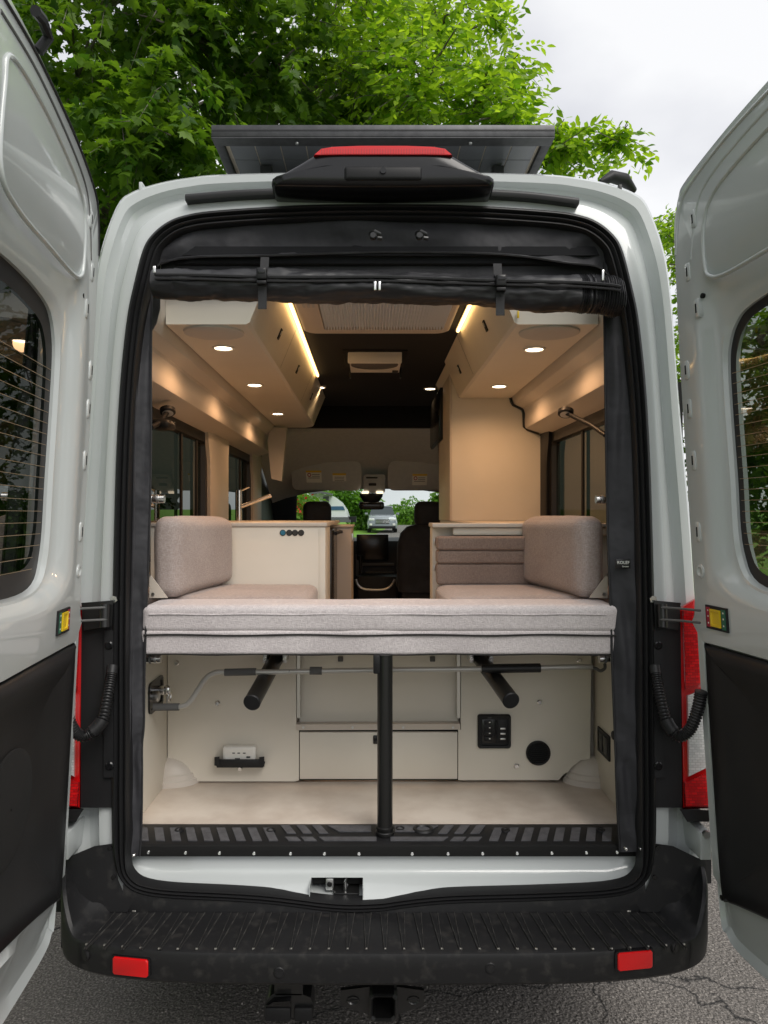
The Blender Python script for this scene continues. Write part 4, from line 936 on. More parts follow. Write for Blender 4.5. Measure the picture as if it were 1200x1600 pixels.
# chrome locking knobs
for px0, px1, py, yk, lbl in ((226, 252, 1029.5, .10, 'chrome knob under the left end of the bed cushion'), (936, 962, 1029, .10, 'chrome knob under the right end of the bed cushion'), (226, 257, 779.5, .16, 'chrome knob above the left bolster cushion'), (931, 958, 780.5, .16, 'chrome knob above the right bolster cushion')):
    kn = thing('locking_knob', lbl, 'knob', P((px0 + px1) / 2, py, yk), 'chrome locking knobs')
    a, b = P(px0, py, yk), P(px1, py, yk); L_ = (b - a).length; inner = px0 < 600
    r0 = .0125
    tube('knob_body', kn, [a, b], r0, 'chrome', 18)
    for t in (.35, .68): tube('knob_ring', kn, [a.lerp(b, t - .06), a.lerp(b, t + .06)], r0 + .0012, 'grey_foam' if py > 900 and t < .5 else 'steel', 18)

# ================================================================== BED AND SEATING
bed = thing('bed_cushion', 'long pale grey bed cushion bridging the full width of the open rear', 'cushion', (0, .15, 1.246))
cushion('upper_cushion', bed, -.705, .69, .062, .235, Z(990, .07), 1.388, 'upholstery', r=.020, n=44, bulge=.001, nz=.005, seed=1)
cushion('lower_cushion', bed, -.703, .688, .0625, .235, Z(1023, .07), Z(990, .07) + .012, 'upholstery', r=.010, n=44, bulge=.001, nz=.004, seed=5)
tube('zip_line', bed, [(-.695 + i * .0344, .0592 + .0006 * math.sin(i), Z(991.5, .07) + .0015 * math.sin(i * .6)) for i in range(41)], .0030, 'piping', 6)
tube('top_seam', bed, [(-.68 + i * .0332, .0605, 1.362 + .001 * math.sin(i * .9)) for i in range(41)], .0022, 'upholstery', 6)
tube('bottom_binding', bed, [(-.69 + i * .0345, .066, Z(1022, .07) + .0015 * math.sin(i * .8)) for i in range(41)], .003, 'piping', 6)
for s, x0, x1, nm in ((-1, -.86, -.235, 'left'), (1, .205, .86, 'right')):
    b = thing('bench_box', 'cream bench box under the %s seat cushion' % nm, 'bench', ((x0 + x1) / 2, .45, .7235))
    box('bench_frame', b, x0, x1, .24, .675, 1.256, 1.305, 'cream', .002)
    box('bench_base', b, x0, x1, BY + .06, .675, .7235, 1.255, 'cream', .002)
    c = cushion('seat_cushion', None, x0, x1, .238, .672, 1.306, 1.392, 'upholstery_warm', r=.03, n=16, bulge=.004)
    tag(c, 'flat grey seat cushion on the %s bench' % nm, 'cushion')
# bolsters
for s, nm in ((-1, 'left'), (1, 'right')):
    x0, x1 = (-.715, -.630) if s < 0 else (.605, .69)
    bo = thing('bolster_cushion', 'tall grey block cushion standing on the %s bench against the window wall' % nm, 'cushion', ((x0 + x1) / 2, .45, 1.39))
    m_ = 'upholstery_warm'
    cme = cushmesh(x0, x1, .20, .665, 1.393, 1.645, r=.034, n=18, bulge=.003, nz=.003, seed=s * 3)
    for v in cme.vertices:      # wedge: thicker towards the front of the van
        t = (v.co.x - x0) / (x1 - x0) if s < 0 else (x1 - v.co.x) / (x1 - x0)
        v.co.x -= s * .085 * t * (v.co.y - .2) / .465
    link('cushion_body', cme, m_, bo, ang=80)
    xo = x0 if s < 0 else x1
    tri = [Vector((xo + s * .004, .19, 1.395)), Vector((xo + s * .004, .19, 1.47)), Vector((xo - s * .052, .19, 1.395))]
    link('corner_bracket', loftmesh([tri, [p + Vector((0, .006, 0)) for p in tri]], True, True, True), 'cream_edge', bo, smooth=False)
    for p_ in (tri[1] + Vector((0, 0, -.004)), tri[0] + Vector((-s * .012, 0, .012))): disc('bracket_screw', bo, p_, (0, -1, 0), .005, .004, 'steel', 10)
# kitchen cabinet, left
kc = thing('kitchen_cabinet', 'cream kitchen cabinet with thin worktop behind the left bench', 'cabinet', (-.5, .9, .72))
ky = .68
box('cabinet_body', kc, -.868, X(507, ky), ky, 1.0, .73, 1.606, 'cream', .002)
box('worktop', kc, -.868, X(511, ky), ky - .006, 1.75, 1.607, 1.622, 'cream_edge', .002)
box('front_edge', kc, X(498, ky), X(508, ky) + .001, ky - .0015, ky + .3, .73, 1.605, 'cream', .001)
box('cabinet_body', kc, -.868, -.24, 1.002, 1.75, .73, 1.606, 'cream_edge', .002)
for i, px in enumerate((442, 452, 461, 470.5)):
    disc('control_button', kc, P(px, 832.5, ky - .001), (0, -1, 0), .0095, .004, 'ink' if i else 'blue_button', 18, .0015)
    disc('button_ring', kc, P(px, 832.5, ky), (0, -1, 0), .0118, .0022, 'plastic_gloss', 18)
fg = thing('fridge', 'black fridge front set in the kitchen run beside the aisle', 'fridge', (-.22, 1.2, .72))
box('fridge_door', fg, -.27, X(516, .95) + .004, 1.004, 1.47, .76, 1.59, 'plastic_gloss', .006)
tube('fridge_handle', fg, [(-.19, 1.10, 1.57), (-.178, 1.25, 1.575), (-.178, 1.4, 1.57)], .008, 'plastic', 8)
sc2 = thing('side_cabinet', 'narrow cream cabinet beyond the fridge jutting into the aisle', 'cabinet', (-.18, 1.6, .72))
box('cabinet_body', sc2, -.30, X(549, 1.5), 1.5, 1.9, .73, 1.588, 'cream_edge', .003)
box('cabinet_top', sc2, -.30, X(551, 1.5), 1.49, 1.92, 1.589, 1.60, 'cream_edge', .002)
box('cabinet_catch', sc2, X(549, 1.5) - .001, X(550, 1.5) + .006, 1.52, 1.55, 1.52, 1.56, 'steel', .002)
fa = thing('tap', 'slim chrome kitchen tap on the worktop by the window', 'tap', P(374, 814, 1.6))
ty = 1.6
tube('tap_column', fa, [P(374, 815, ty), P(374, 766, ty)], .014, 'chrome', 14)
tube('tap_spout', fa, [P(378, 791, ty), P(424, 774, ty)], [.010, .010], 'chrome', 12)
tube('tap_lever', fa, [P(374, 768, ty), P(390, 761, ty)], .004, 'chrome', 8)
# right side: counter, wardrobe, stored back cushions
rc = thing('counter_cabinet', 'cream counter cabinet behind the right bench carrying the wardrobe', 'cabinet', (.5, 1.0, .72))
box('cabinet_body', rc, X(676, ky), .868, ky + .02, .80, .73, 1.604, 'cream', .002)
box('cabinet_body', rc, .392, .868, .801, 2.35, .73, 1.604, 'cream_edge', .002)
box('worktop', rc, X(674, ky), .868, ky - .05, .805, 1.605, 1.620, 'cream_edge', .002)
box('worktop', rc, .388, .868, .806, 2.36, 1.605, 1.620, 'cream_edge', .002)
box('apron', rc, X(706, ky), .868, ky - .035, ky - .015, 1.575, 1.604, 'cream', .006)
box('cabinet_catch', rc, X(678, ky), X(681, ky), ky + .012, ky + .02, 1.54, 1.56, 'steel', .002); box('cabinet_catch', rc, X(678, ky), X(681, ky), ky + .012, ky + .02, 1.44, 1.46, 'steel', .002)
for i, (a, b) in enumerate(((838, 859), (859.5, 880), (880.5, 913))):
    c = cushion('back_cushion', None, X(682, ky - .03), .60, ky - .075 + .006 * i, ky + .012, Z(b, ky - .04), Z(a, ky - .04), 'upholstery_brown', r=.009, n=16, bulge=.001, seed=i * 4, nz=.003)
    tag(c, ('uppermost', 'middle', 'lowest')[i] + ' of three brown cushions stacked below the right counter', 'cushion', 'stacked back cushions')
wy_ = 1.76
wd = thing('wardrobe', 'tall cream wardrobe panel standing on the right counter', 'wardrobe', (.6, 1.9, 1.62))
bm_pts = [(X(706, wy_), 1.621), (.868, 1.621), (.868, 2.066), (.845, 2.078), (.776, 2.106), (.766, 2.118), (.764, 2.19), (.755, 2.208), (.712, 2.228), (.70, 2.25), (.70, 2.272), (.43, 2.272), (.36, 2.45), (X(706, wy_), 2.45)]
loft('wardrobe_body', wd, [[Vector((x, y, z)) for x, z in bm_pts] for y in (wy_, 2.35)], 'cream', cap0=True, cap1=True, ang=20)
box('wardrobe_edge', wd, X(702.5, wy_), X(706, wy_) + .001, wy_ - .004, 2.35, 1.621, 2.45, 'cream_edge', .002)
tv = thing('wall_screen', 'thin black screen fixed to the aisle side of the wardrobe', 'screen', (.36, 2.2, 2.1))
box('screen_panel', tv, X(702.5, wy_) - .022, X(702.5, wy_) - .001, 2.12, 2.75, 2.10, 2.38, 'plastic_gloss', .004)
box('screen_frame', tv, X(702.5, wy_) - .016, X(702.5, wy_) + .001, 2.11, 2.76, 2.09, 2.39, 'plastic', .003)
# overhead cabinets
def overhead(s):
    nm = 'left' if s < 0 else 'right'
    y0, y1 = .30, (3.02 if s < 0 else 1.756)
    oc = thing('overhead_cabinet', 'cream overhead cabinet with round downlights along the %s wall' % nm, 'cabinet', (s * .55, (y0 + y1) / 2, 2.27))
    sec = [(.70, 2.268), (.44, 2.268), (.428, 2.275), (.425, 2.285), (.352, 2.462), (.70, 2.462)]
    rows = [[Vector((s * x, y, z)) for x, z in sec] for y in (y0, y1 - .25)]
    for t in ((.12, .0), (.2, .012), (.25, .06)) if s < 0 else ((.25, 0),):
        rows.append([Vector((s * (x + (t[1] if x < .6 else 0)), y1 - .25 + t[0], z + (0 if z < 2.3 else 0))) for x, z in sec])
    loft('cabinet_carcass', oc, rows, 'cream', cap0=True, cap1=True, ang=25)
    # hinged door seams and catches on the sloping inner face
    def onface(y, t, d=0): # t 0 bottom .. 1 top
        a = Vector((s * .425, y, 2.285)); b = Vector((s * .352, y, 2.462)); n = Vector((-s * .177, 0, -.073)).normalized(); return a.lerp(b, t) + n * d
    for ya in ([1.05, 1.95, 2.72] if s < 0 else [1.2]):
        link('door_seam', loftmesh([[onface(ya + dy, t, .0008) for t in (.0, .5, 1)] for dy in (-.002, .002)], False), 'dark_void', oc)
    for ya in ([.78, 1.45, 2.25] if s < 0 else [.66, 1.45]):
        k = link('push_latch', loftmesh([[onface(ya + a * .012, .42 + b * .11, d) for a, b in ((-1, -1), (1, -1), (1, 1), (-1, 1))] for d in (.0, .005)], True, False, True), 'plastic', oc)
        link('latch_button', loftmesh([[onface(ya + a * .006, .45 + b * .04, d) for a, b in ((-1, -1), (1, -1), (1, 1), (-1, 1))] for d in (.004, .008)], True, False, True), 'steel', k)
    lights = [(349, 543), (398, 601), (434, 646)] if s < 0 else [(835, 545), (780, 603)]
    for px, py in lights:
        D = (2.268 - CZ) * F / (VY - py); c = Vector((CX + (px - VX) * D / F, D - 2, 2.268))
        dl = link('downlight', loftmesh([[c + Vector((r * math.cos(a), r * math.sin(a), z)) for a in [k * math.pi / 12 for k in range(24)]] for r, z in ((.042, .001), (.041, -.004), (.034, -.0055), (.031, -.002))], True), 'white_plastic', oc)
        disc('lamp_disc', dl, c + Vector((0, 0, -.0012)), (0, 0, -1), .031, .001, 'lamp_on', 24)
        l = bpy.data.objects.new('downlight_lamp', bpy.data.lights.new('downlight_lamp', 'SPOT')); COL.objects.link(l)
        l.location = c + Vector((0, 0, -.012)); l.data.energy = 6.2; l.data.spot_size = R(165); l.data.spot_blend = .7; l.data.color = (1, .56, .28); l.data.shadow_soft_size = .03; adopt(l, dl)
    # speaker behind cloth
    c = Vector((s * .565, .395, 2.268))
    loft('ceiling_speaker', oc, [[c + Vector((r * math.cos(a), r * .9 * math.sin(a), z)) for a in [k * math.pi / 16 for k in range(32)]] for r, z in ((.102, .001), (.10, -.006), (.09, -.009), (.05, -.0105), (.001, -.011))], 'frosted')
    # led strip at ceiling edge
    ly1 = 2.1 if s < 0 else 1.1
    box('led_strip', oc, s * .338, s * .348, .55, ly1, 2.448, 2.456, 'led', .001)
    box('led_channel', oc, s * .334, s * .352, .5, ly1 + .02, 2.4565, 2.4615, 'cream', 0)
overhead(-1); overhead(1)
# loose wire end seen at the right cabinet
tg = box('cable_tag', None, X(808, .29), X(811, .29), .286, .292, Z(497, .29), Z(486, .29), 'yellow', .001); tag(tg, 'tiny yellow tag hanging at the end of the right overhead cabinet', 'tag')
# ceiling things
sk = thing('roof_skylight', 'large roof skylight with grey pleated blind in a cream frame', 'skylight', (0, .85, 2.45))
def skr(x0, x1, y0, y1, z, r=.05):
    o = []
    for cx_, cy_, q in ((x1 - r, y1 - r, 0), (x0 + r, y1 - r, 1), (x0 + r, y0 + r, 2), (x1 - r, y0 + r, 3)):
        for i in range(6):
            an = q * math.pi / 2 + i * math.pi / 10; o.append(Vector((cx_ + r * math.cos(an), cy_ + r * math.sin(an), z)))
    return o
link('skylight_frame', loftmesh([skr(-.325, .30, .38, 1.10, 2.4615), skr(-.325, .30, .38, 1.10, 2.446), skr(-.315, .29, .39, 1.09, 2.440), skr(-.235, .27, .47, 1.03, 2.440, .02), skr(-.235, .27, .47, 1.03, 2.456, .02)], True), 'trim_cream', sk)
pl = []
for i in range(84): 
    x = -.235 + i * .505 / 83; pl.append((x, 2.456 - (.019 if i % 2 else 0)))
loft('pleated_blind', sk, [[Vector((x, y, z)) for x, z in pl] for y in (.47, 1.03)], 'blind', closed=False, ang=10)
for k in range(3): box('frame_button', sk, -.295 + k * .018, -.285 + k * .018, .66, .70, 2.4385, 2.4405, 'headliner', .001)
fn = thing('roof_fan', 'white roof vent fan with its oval dark opening in the black ceiling', 'fan', (0, 1.7, 2.46))
fy0, fy1 = 1.50, 1.86
box('fan_surround', fn, X(538, 1.7), X(634, 1.7), fy0 - .02, fy1 + .02, 2.455, 2.4618, 'ceiling_black', .003)
box('fan_frame', fn, X(545, 1.5) - .005, X(628, 1.5), fy0, fy0 + .02, 2.40, 2.455, 'white_plastic', .006)
loft('fan_cover', fn, [[Vector((x, y, z)) for x in (X(545, 1.5), X(560, 1.5), X(600, 1.5), X(614, 1.5), X(628, 1.5))] for y, z in ((fy0 + .0, 2.453), (fy0 + .004, 2.43), (fy0 + .16, 2.425), (fy1, 2.425), (fy1 + .004, 2.45))], 'white_plastic', closed=False)
c = Vector((X(585, 1.64), 1.655, 2.4245))
loft('fan_opening', fn, [[c + Vector((r * .115 * math.cos(a), r * .10 * math.sin(a), z)) for a in [k * math.pi / 16 for k in range(32)]] for r, z in ((1.06, .0), (1.05, -.004), (1.0, -.004), (.98, .0), (.02, .0)) ], 'grey_foam')
box('fan_switch', fn, X(613, 1.8), X(622, 1.8), 1.80, 1.83, 2.415, 2.426, 'ink', .002)
for px in (547, 626): box('fan_bracket', fn, X(px, 1.86) - .004, X(px, 1.86) + .004, 1.87, 1.90, 2.40, 2.455, 'black_metal', .001)
for px, py in ((672, 607), (499, 605)):
    z_ = 2.4615; D = (z_ - CZ) * F / (VY - py); c = Vector((CX + (px - VX) * D / F, D - 2, z_))
    dl = thing('ceiling_spotlight', 'round ceiling spotlight in the black ceiling beside the %s' % ('wardrobe' if px > 580 else 'left overhead cabinet'), 'light', c)
    link('light_ring', loftmesh([[c + Vector((r * math.cos(a), r * math.sin(a), z)) for a in [k * math.pi / 12 for k in range(24)]] for r, z in ((.042, .001), (.041, -.004), (.034, -.0055), (.031, -.002))], True), 'white_plastic', dl)
    disc('lamp_disc', dl, c + Vector((0, 0, -.0012)), (0, 0, -1), .031, .001, 'lamp_on', 24)
    l = bpy.data.objects.new('spot_lamp', bpy.data.lights.new('spot_lamp', 'SPOT')); COL.objects.link(l); l.location = c + Vector((0, 0, -.012)); l.data.energy = 4; l.data.spot_size = R(150); l.data.spot_blend = .8; l.data.color = (1, .66, .34); l.data.shadow_soft_size = .03; adopt(l, dl)
# reading lamps
for s, px, py in ((-1, 262, 643), (1, 884, 645)):
    y = .75
    c = P(px, py, y); rl = thing('reading_lamp', 'black swivel reading lamp above the %s window' % ('left' if s < 0 else 'right'), 'lamp', (s * .85, y, 2.03))
    if s < 0:
        tube('lamp_arm', rl, [P(236, 668, .6), P(250, 660, .68), c], .010, 'plastic', 10)
        cushion('lamp_mount', rl, *sorted((X(238, .7), X(270, .7))), .66, .76, Z(672, .7), Z(655, .7), 'plastic', r=.02, n=5, bulge=0, nz=0)
    else: tube('lamp_arm', rl, [P(946, 680, .55), P(925, 665, .62), c], .009, 'plastic', 10)
    ax = Vector((-s * .15, -.42, -.9)).normalized()
    disc('lamp_head', rl, c + Vector((0, .0, .008)), ax, .030, .018, 'plastic', 20, .004)
    disc('lamp_lens', rl, c + Vector((0, .0, .008)) + ax * .0175, ax, .021, .0015, 'frosted', 20)
# cab seats
for s in (-1, 1):
    nm = 'driver' if s < 0 else 'passenger'
    xc = -.49 if s < 0 else .445
    se = thing('cab_seat', 'black %s seat facing the windscreen' % nm, 'seat', (xc, 4.0, .72), 'cab seats')
    yh_ = 3.98
    cushion('headrest', se, xc - .115, xc + .115, yh_ - .05, yh_ + .05, Z(822, yh_), Z(784, yh_), 'fabric', r=.05, n=8, bulge=.004)
    for dx in (-.05, .05): tube('headrest_post', se, [(xc + dx, yh_, Z(836, yh_)), (xc + dx, yh_, Z(815, yh_))], .007, 'steel', 8)
    loft('backrest', se, [[Vector((xc + w_ * math.copysign(abs(math.cos(a)) ** .5, math.cos(a)), yy + t_ * math.copysign(abs(math.sin(a)) ** .5, math.sin(a)), z)) for a in [k * math.pi / 12 for k in range(24)]] for w_, t_, yy, z in ((.25, .09, 4.05, 1.0), (.265, .09, 4.03, 1.2), (.26, .08, 4.0, 1.4), (.235, .07, 3.99, 1.5), (.18, .055, 3.985, 1.555), (.10, .03, 3.985, 1.575))], 'fabric', cap1=True, ang=80)
    cushion('seat_base', se, xc - .26, xc + .26, 4.0, 4.5, 1.0, 1.14, 'fabric', r=.05, n=8)
    box('seat_pedestal', se, xc - .22, xc + .22, 4.0, 4.4, .72, 1.0, 'plastic', .01)

# ================================================================== SOLAR PANEL
sp = thing('solar_panel', 'framed black solar panel lying flat on the van roof', 'solar panel', (0, .8, 2.80))
zp = 2.90; yp = .34
xl, xr = X(330, yp), X(867, yp)
rail = box('frame_rail', sp, xl, xr, yp, yp + .03, zp - .002, zp + .036, 'solar_frame', .002)
box('rail_groove', rail, xl + .002, xr - .002, yp - .0015, yp + .001, zp + .016, zp + .020, 'black_metal', 0)
box('frame_flange', sp, xl, xr, yp + .002, yp + .055, zp - .006, zp - .0025, 'solar_frame', 0)
box('frame_rail', sp, xl, xr, yp + 1.6, yp + 1.63, zp - .002, zp + .036, 'solar_frame', .002)
for a, b in ((xl, xl + .03), (xr - .03, xr)): box('frame_rail', sp, a, b, yp + .031, yp + 1.599, zp - .004, zp + .036, 'solar_frame', .002)
box('backsheet', sp, xl + .03, xr - .03, yp + .03, yp + 1.6, zp + .012, zp + .02, 'solar_line', 0)
nxc = 12; cwd = (xr - xl - .08) / nxc
for i in range(nxc):
    for j in range(13):
        box('solar_cell', sp, xl + .042 + i * cwd + .002, xl + .042 + (i + 1) * cwd - .002, yp + .060 + j * .118 + .002, yp + .060 + (j + 1) * .118 - .002, zp + .009, zp + .0125, 'solar_back', 0)
for x in (xl + .15, xr - .15):
    for y in (yp + .2, yp + 1.3): box('mounting_foot', sp, x - .02, x + .02, y, y + .06, 2.70, zp + .002, 'solar_frame', .003)
for px in (464, 735): disc('frame_bolt', sp, P(px, 223, yp + .02), (0, 0, -1), .006, .005, 'steel', 8)

# ================================================================== TREES
rng = np.random.default_rng(5)
def tmpl(kind):
    if kind == 'maple':
        h = [(0, 0, 0), (.10, .02, .0), (.34, -.06, -.06), (.30, .10, -.03), (.52, .30, -.10), (.33, .34, -.03), (.38, .50, -.06), (.22, .50, -.01), (.16, .66, -.02), (0, 1.0, -.12)]
        mid = [(0, .5, .03)]
    elif kind == 'elm':
        h = [(0, 0, 0), (.16, .2, .03), (.24, .45, .04), (.17, .72, .0), (0, 1.05, -.10)]; mid = [(0, .5, -.03)]
    else:
        h = [(0, 0, 0), (.3, .3, .05), (.28, .65, .02), (0, 1, -.08)]; mid = [(0, .5, -.03)]
    k = len(h)
    V = np.array(h + mid + [(-x, y, z) for x, y, z in h[1:-1]], float); V[:, 2] *= 1
    mi = k
    f1 = list(range(k)) + [mi]
    left = [0] + [k + 1 + i for i in range(k - 2)] + [k - 1]
    f2 = left[::-1] + [mi]; f2 = f2
    return V, [f1, left[::-1] + [mi]]
def leaf_mesh(name, pos, axis, nrm, size, kind):
    V, Fc = tmpl(kind); n = len(pos); k = len(V)
    a = axis / np.linalg.norm(axis, axis=1, keepdims=True); s = np.cross(a, nrm); s /= np.linalg.norm(s, axis=1, keepdims=True) + 1e-9; u = np.cross(s, a)
    co = pos[:, None, :] + size[:, None, None] * (V[None, :, 0:1] * s[:, None, :] + V[None, :, 1:2] * a[:, None, :] + V[None, :, 2:3] * u[:, None, :])
    me = bpy.data.meshes.new(name); me.vertices.add(n * k); me.vertices.foreach_set('co', co.reshape(-1).astype(np.float32))
    lens = [len(f) for f in Fc]; tot = sum(lens)
    idx = (np.concatenate([np.array(f) for f in Fc])[None, :] + (np.arange(n) * k)[:, None]).reshape(-1)
    me.loops.add(n * tot); me.loops.foreach_set('vertex_index', idx.astype(np.int32))
    st = (np.cumsum([0] + lens[:-1])[None, :] + (np.arange(n) * tot)[:, None]).reshape(-1)
    me.polygons.add(n * len(Fc)); me.polygons.foreach_set('loop_start', st.astype(np.int32))
    try: me.polygons.foreach_set('loop_total', np.tile(lens, n).astype(np.int32))
    except Exception: pass
    me.update(calc_edges=True); me.validate(); return me
def tree(name, label, base, top, blobs, kind, m, size, per, twig, group=None, trunk_r=.14, droop=.35, cat='tree', limbs=True, lift=.5):
    base = Vector(base); t = thing(name, label, cat, base, group)
    PO, AX, NO, SZ = [], [], [], []; wood = []
    trunk = [base.lerp(Vector(top), k / 6) + Vector((rng.normal() * .06 * k, rng.normal() * .06 * k, 0)) for k in range(7)]
    trunk[0] = base - Vector((0, 0, .1))
    link('trunk', tubemesh(trunk, [trunk_r * (1.25 - k * .17) for k in range(7)], 10), 'bark', t)
    for (c, r, ns) in blobs:
        c = np.array(c, float); r = np.array(r if hasattr(r, '__len__') else (r, r, r), float)
        d = rng.normal(size=(ns, 3)); d /= np.linalg.norm(d, axis=1, keepdims=True)
        rad = rng.random(ns) ** .45
        p = c + d * rad[:, None] * r * (1 + .25 * rng.normal(size=(ns, 1)) * .5)
        dirn = d * np.array([1, 1, .35]) + rng.normal(size=(ns, 3)) * .35; dirn[:, 2] -= droop * .5
        dirn /= np.linalg.norm(dirn, axis=1, keepdims=True)
        if limbs:
            cc = Vector(c); k = max(range(2, 7), key=lambda q: -abs(trunk[q].z - cc.z + .8)); a = trunk[k]
            mid = a.lerp(cc, .5) + Vector((0, 0, .25)); lp_ = cr([a, mid, cc], 5); wood.append(tubemesh(lp_, [trunk_r * .45 * (1 - .75 * i / (len(lp_) - 1)) for i in range(len(lp_))], 6))
            for q in range(min(12, ns // 12)):
                e = Vector(p[rng.integers(ns)]); m_ = cc.lerp(e, .5) + Vector((0, 0, .08)); l2 = cr([cc, m_, e], 3)
                wood.append(tubemesh(l2, [.022 * (1 - .8 * i / (len(l2) - 1)) for i in range(len(l2))], 4))
        for i in range(ns):
            tt = (np.arange(per) + rng.random(per) * .6) / per
            base_p = p[i] - dirn[i] * twig * .5
            pts = base_p[None, :] + dirn[i][None, :] * (tt[:, None] * twig); pts[:, 2] -= droop * twig * tt ** 2
            side = np.cross(dirn[i], [0, 0, 1.0]); side /= np.linalg.norm(side) + 1e-6
            sg = np.where(np.arange(per) % 2 == 0, 1, -1)[:, None]
            ax = dirn[i][None, :] * .6 + side[None, :] * sg * .9 + rng.normal(size=(per, 3)) * .25; ax[:, 2] -= droop
            no = np.array([0, 0, 1.0]) + rng.normal(size=(per, 3)) * lift
            PO.append(pts + ax * size * .15); AX.append(ax); NO.append(no); SZ.append(size * (.7 + .6 * rng.random(per)))
            if limbs and i % 3 == 0:
                wood.append(tubemesh([Vector(pts[0]), Vector(pts[per // 2]), Vector(pts[-1])], [.006, .004, .002], 3, False))
    me = leaf_mesh('crown', np.concatenate(PO), np.concatenate(AX), np.concatenate(NO), np.concatenate(SZ), kind)
    o = link('crown', me, m, t, smooth=False); o['kind'] = 'stuff'
    if wood:
        bm = bmesh.new()
        for q in wood: bm.from_mesh(q); bpy.data.meshes.remove(q)
        mw = bpy.data.meshes.new('limbs'); bm.to_mesh(mw); bm.free(); link('limbs', mw, 'bark', t)['kind'] = 'stuff'
    return t
def V3(px, py, y): return tuple(P(px, py, y))
# maple close at the left of the van
tree('maple_tree', 'big dark maple with lobed leaves overhanging the left of the van', (X(120, 7.0), 7.0, 0), P(170, -150, 7.2), [
    (V3(120, 120, 6.0), (1.5, 1.6, 1.1), 85), (V3(300, 60, 6.2), (1.3, 1.5, .9), 85), (V3(250, 220, 5.0), (.85, 1.0, .55), 80), (V3(40, -40, 6), (1.5, 1.5, 1.2), 55),
    (V3(430, 110, 6.5), (1.1, 1.4, .9), 80), (V3(480, -40, 6.6), (1.3, 1.4, 1), 50), (V3(160, 330, 6.5), (1.2, 1.3, .9), 90), (V3(560, 190, 7.5), (1.0, 1.2, .7), 70), (V3(280, -80, 6), (1.5, 1.5, 1), 70), (V3(120, 520, 7), (1.2, 1.3, 1), 60)],
    'maple', 'maple_leaf', .125, 22, .75, 'trees beside the van', .17, .45)
tree('maple_tree', 'second maple with thinner trunk standing behind the overhanging maple', (X(60, 11), 11, 0), P(330, -200, 10.5), [
    (V3(80, 150, 10), (2.2, 1.8, 1.8), 105), (V3(350, 100, 10.5), (2.3, 1.8, 2.0), 110), (V3(560, 100, 11), (1.8, 1.6, 1.8), 90), (V3(180, 380, 11), (2.2, 1.8, 1.5), 90), (V3(60, 650, 11), (2, 1.6, 1.6), 70)],
    'maple', 'maple_leaf', .135, 20, .85, 'trees beside the van', .13, .4)
# the brighter small-leaved tree reaching to the right over the roof
tree('elm_tree', 'bright green small-leaved tree reaching over the solar panel', (X(300, 9.5), 9.5, 0), P(420, -100, 8.6), [
    (V3(590, 80, 6.6), (.85, 1.2, .75), 110), (V3(690, 40, 7.0), (.75, 1.1, .55), 87), (V3(660, 150, 6.2), (.75, 1.0, .5), 110), (V3(750, 160, 6.0), (.45, .9, .33), 63), (V3(790, 200, 5.8), (.5, .7, .22), 52),
    (V3(880, 222, 5.6), (.38, .4, .14), 34), (V3(955, 217, 5.5), (.28, .3, .07), 19), (V3(870, 250, 6.0), (.32, .5, .14), 23), (V3(770, 30, 7.4), (.28, .5, .22), 23), (V3(800, 110, 6.2), (.25, .4, .2), 16), (V3(520, 20, 7.6), (.8, 1, .8), 63), (V3(560, 240, 7.0), (.8, .8, .35), 52)],
    'elm', 'elm_leaf', .10, 18, .58, 'trees beside the van', .12, .3, lift=.8)
# right-hand trees (through the gap and the right door glass)
tree('young_tree', 'light green tree showing between the van roof and the right door', (X(1090, 12), 12, 0), P(1090, 330, 12), [
    (V3(1075, 420, 11.5), (1.0, 1.2, .9), 110), (V3(1055, 360, 11.8), (.55, .8, .45), 50), (V3(1130, 520, 12), (1.5, 1.3, 1.4), 120), (V3(1075, 600, 12), (1.0, 1.2, 1.3), 90), (V3(1190, 420, 12), (1.3, 1.3, 1.2), 80)],
    'elm', 'elm_leaf', .11, 18, .6, 'trees on the right', .1, .3, lift=.8)
for i, (x, y, s_, lab) in enumerate(((7.3, 10.2, 1.55, 'leafy maple showing through the right door glass'), (9.6, 13.0, 1.7, 'maple further along the right verge seen through the right door glass'))):
    tree('maple_tree', lab, (x, y, 0), (x + .2, y + .2, 3.6 * s_), [((x, y - .5, 2.7 * s_), (1.7, 1.8, 1.2), 110), ((x - .5, y + .8, 1.7 * s_), (1.4, 1.5, 1.1), 100), ((x + .6, y, .8 * s_), (1.6, 1.8, 1.0), 90), ((x, y, 3.4 * s_), (1.3, 1.3, 1.0), 60)], 'maple', 'maple_leaf', .15, 14, .7, 'trees on the right', .12, .4)
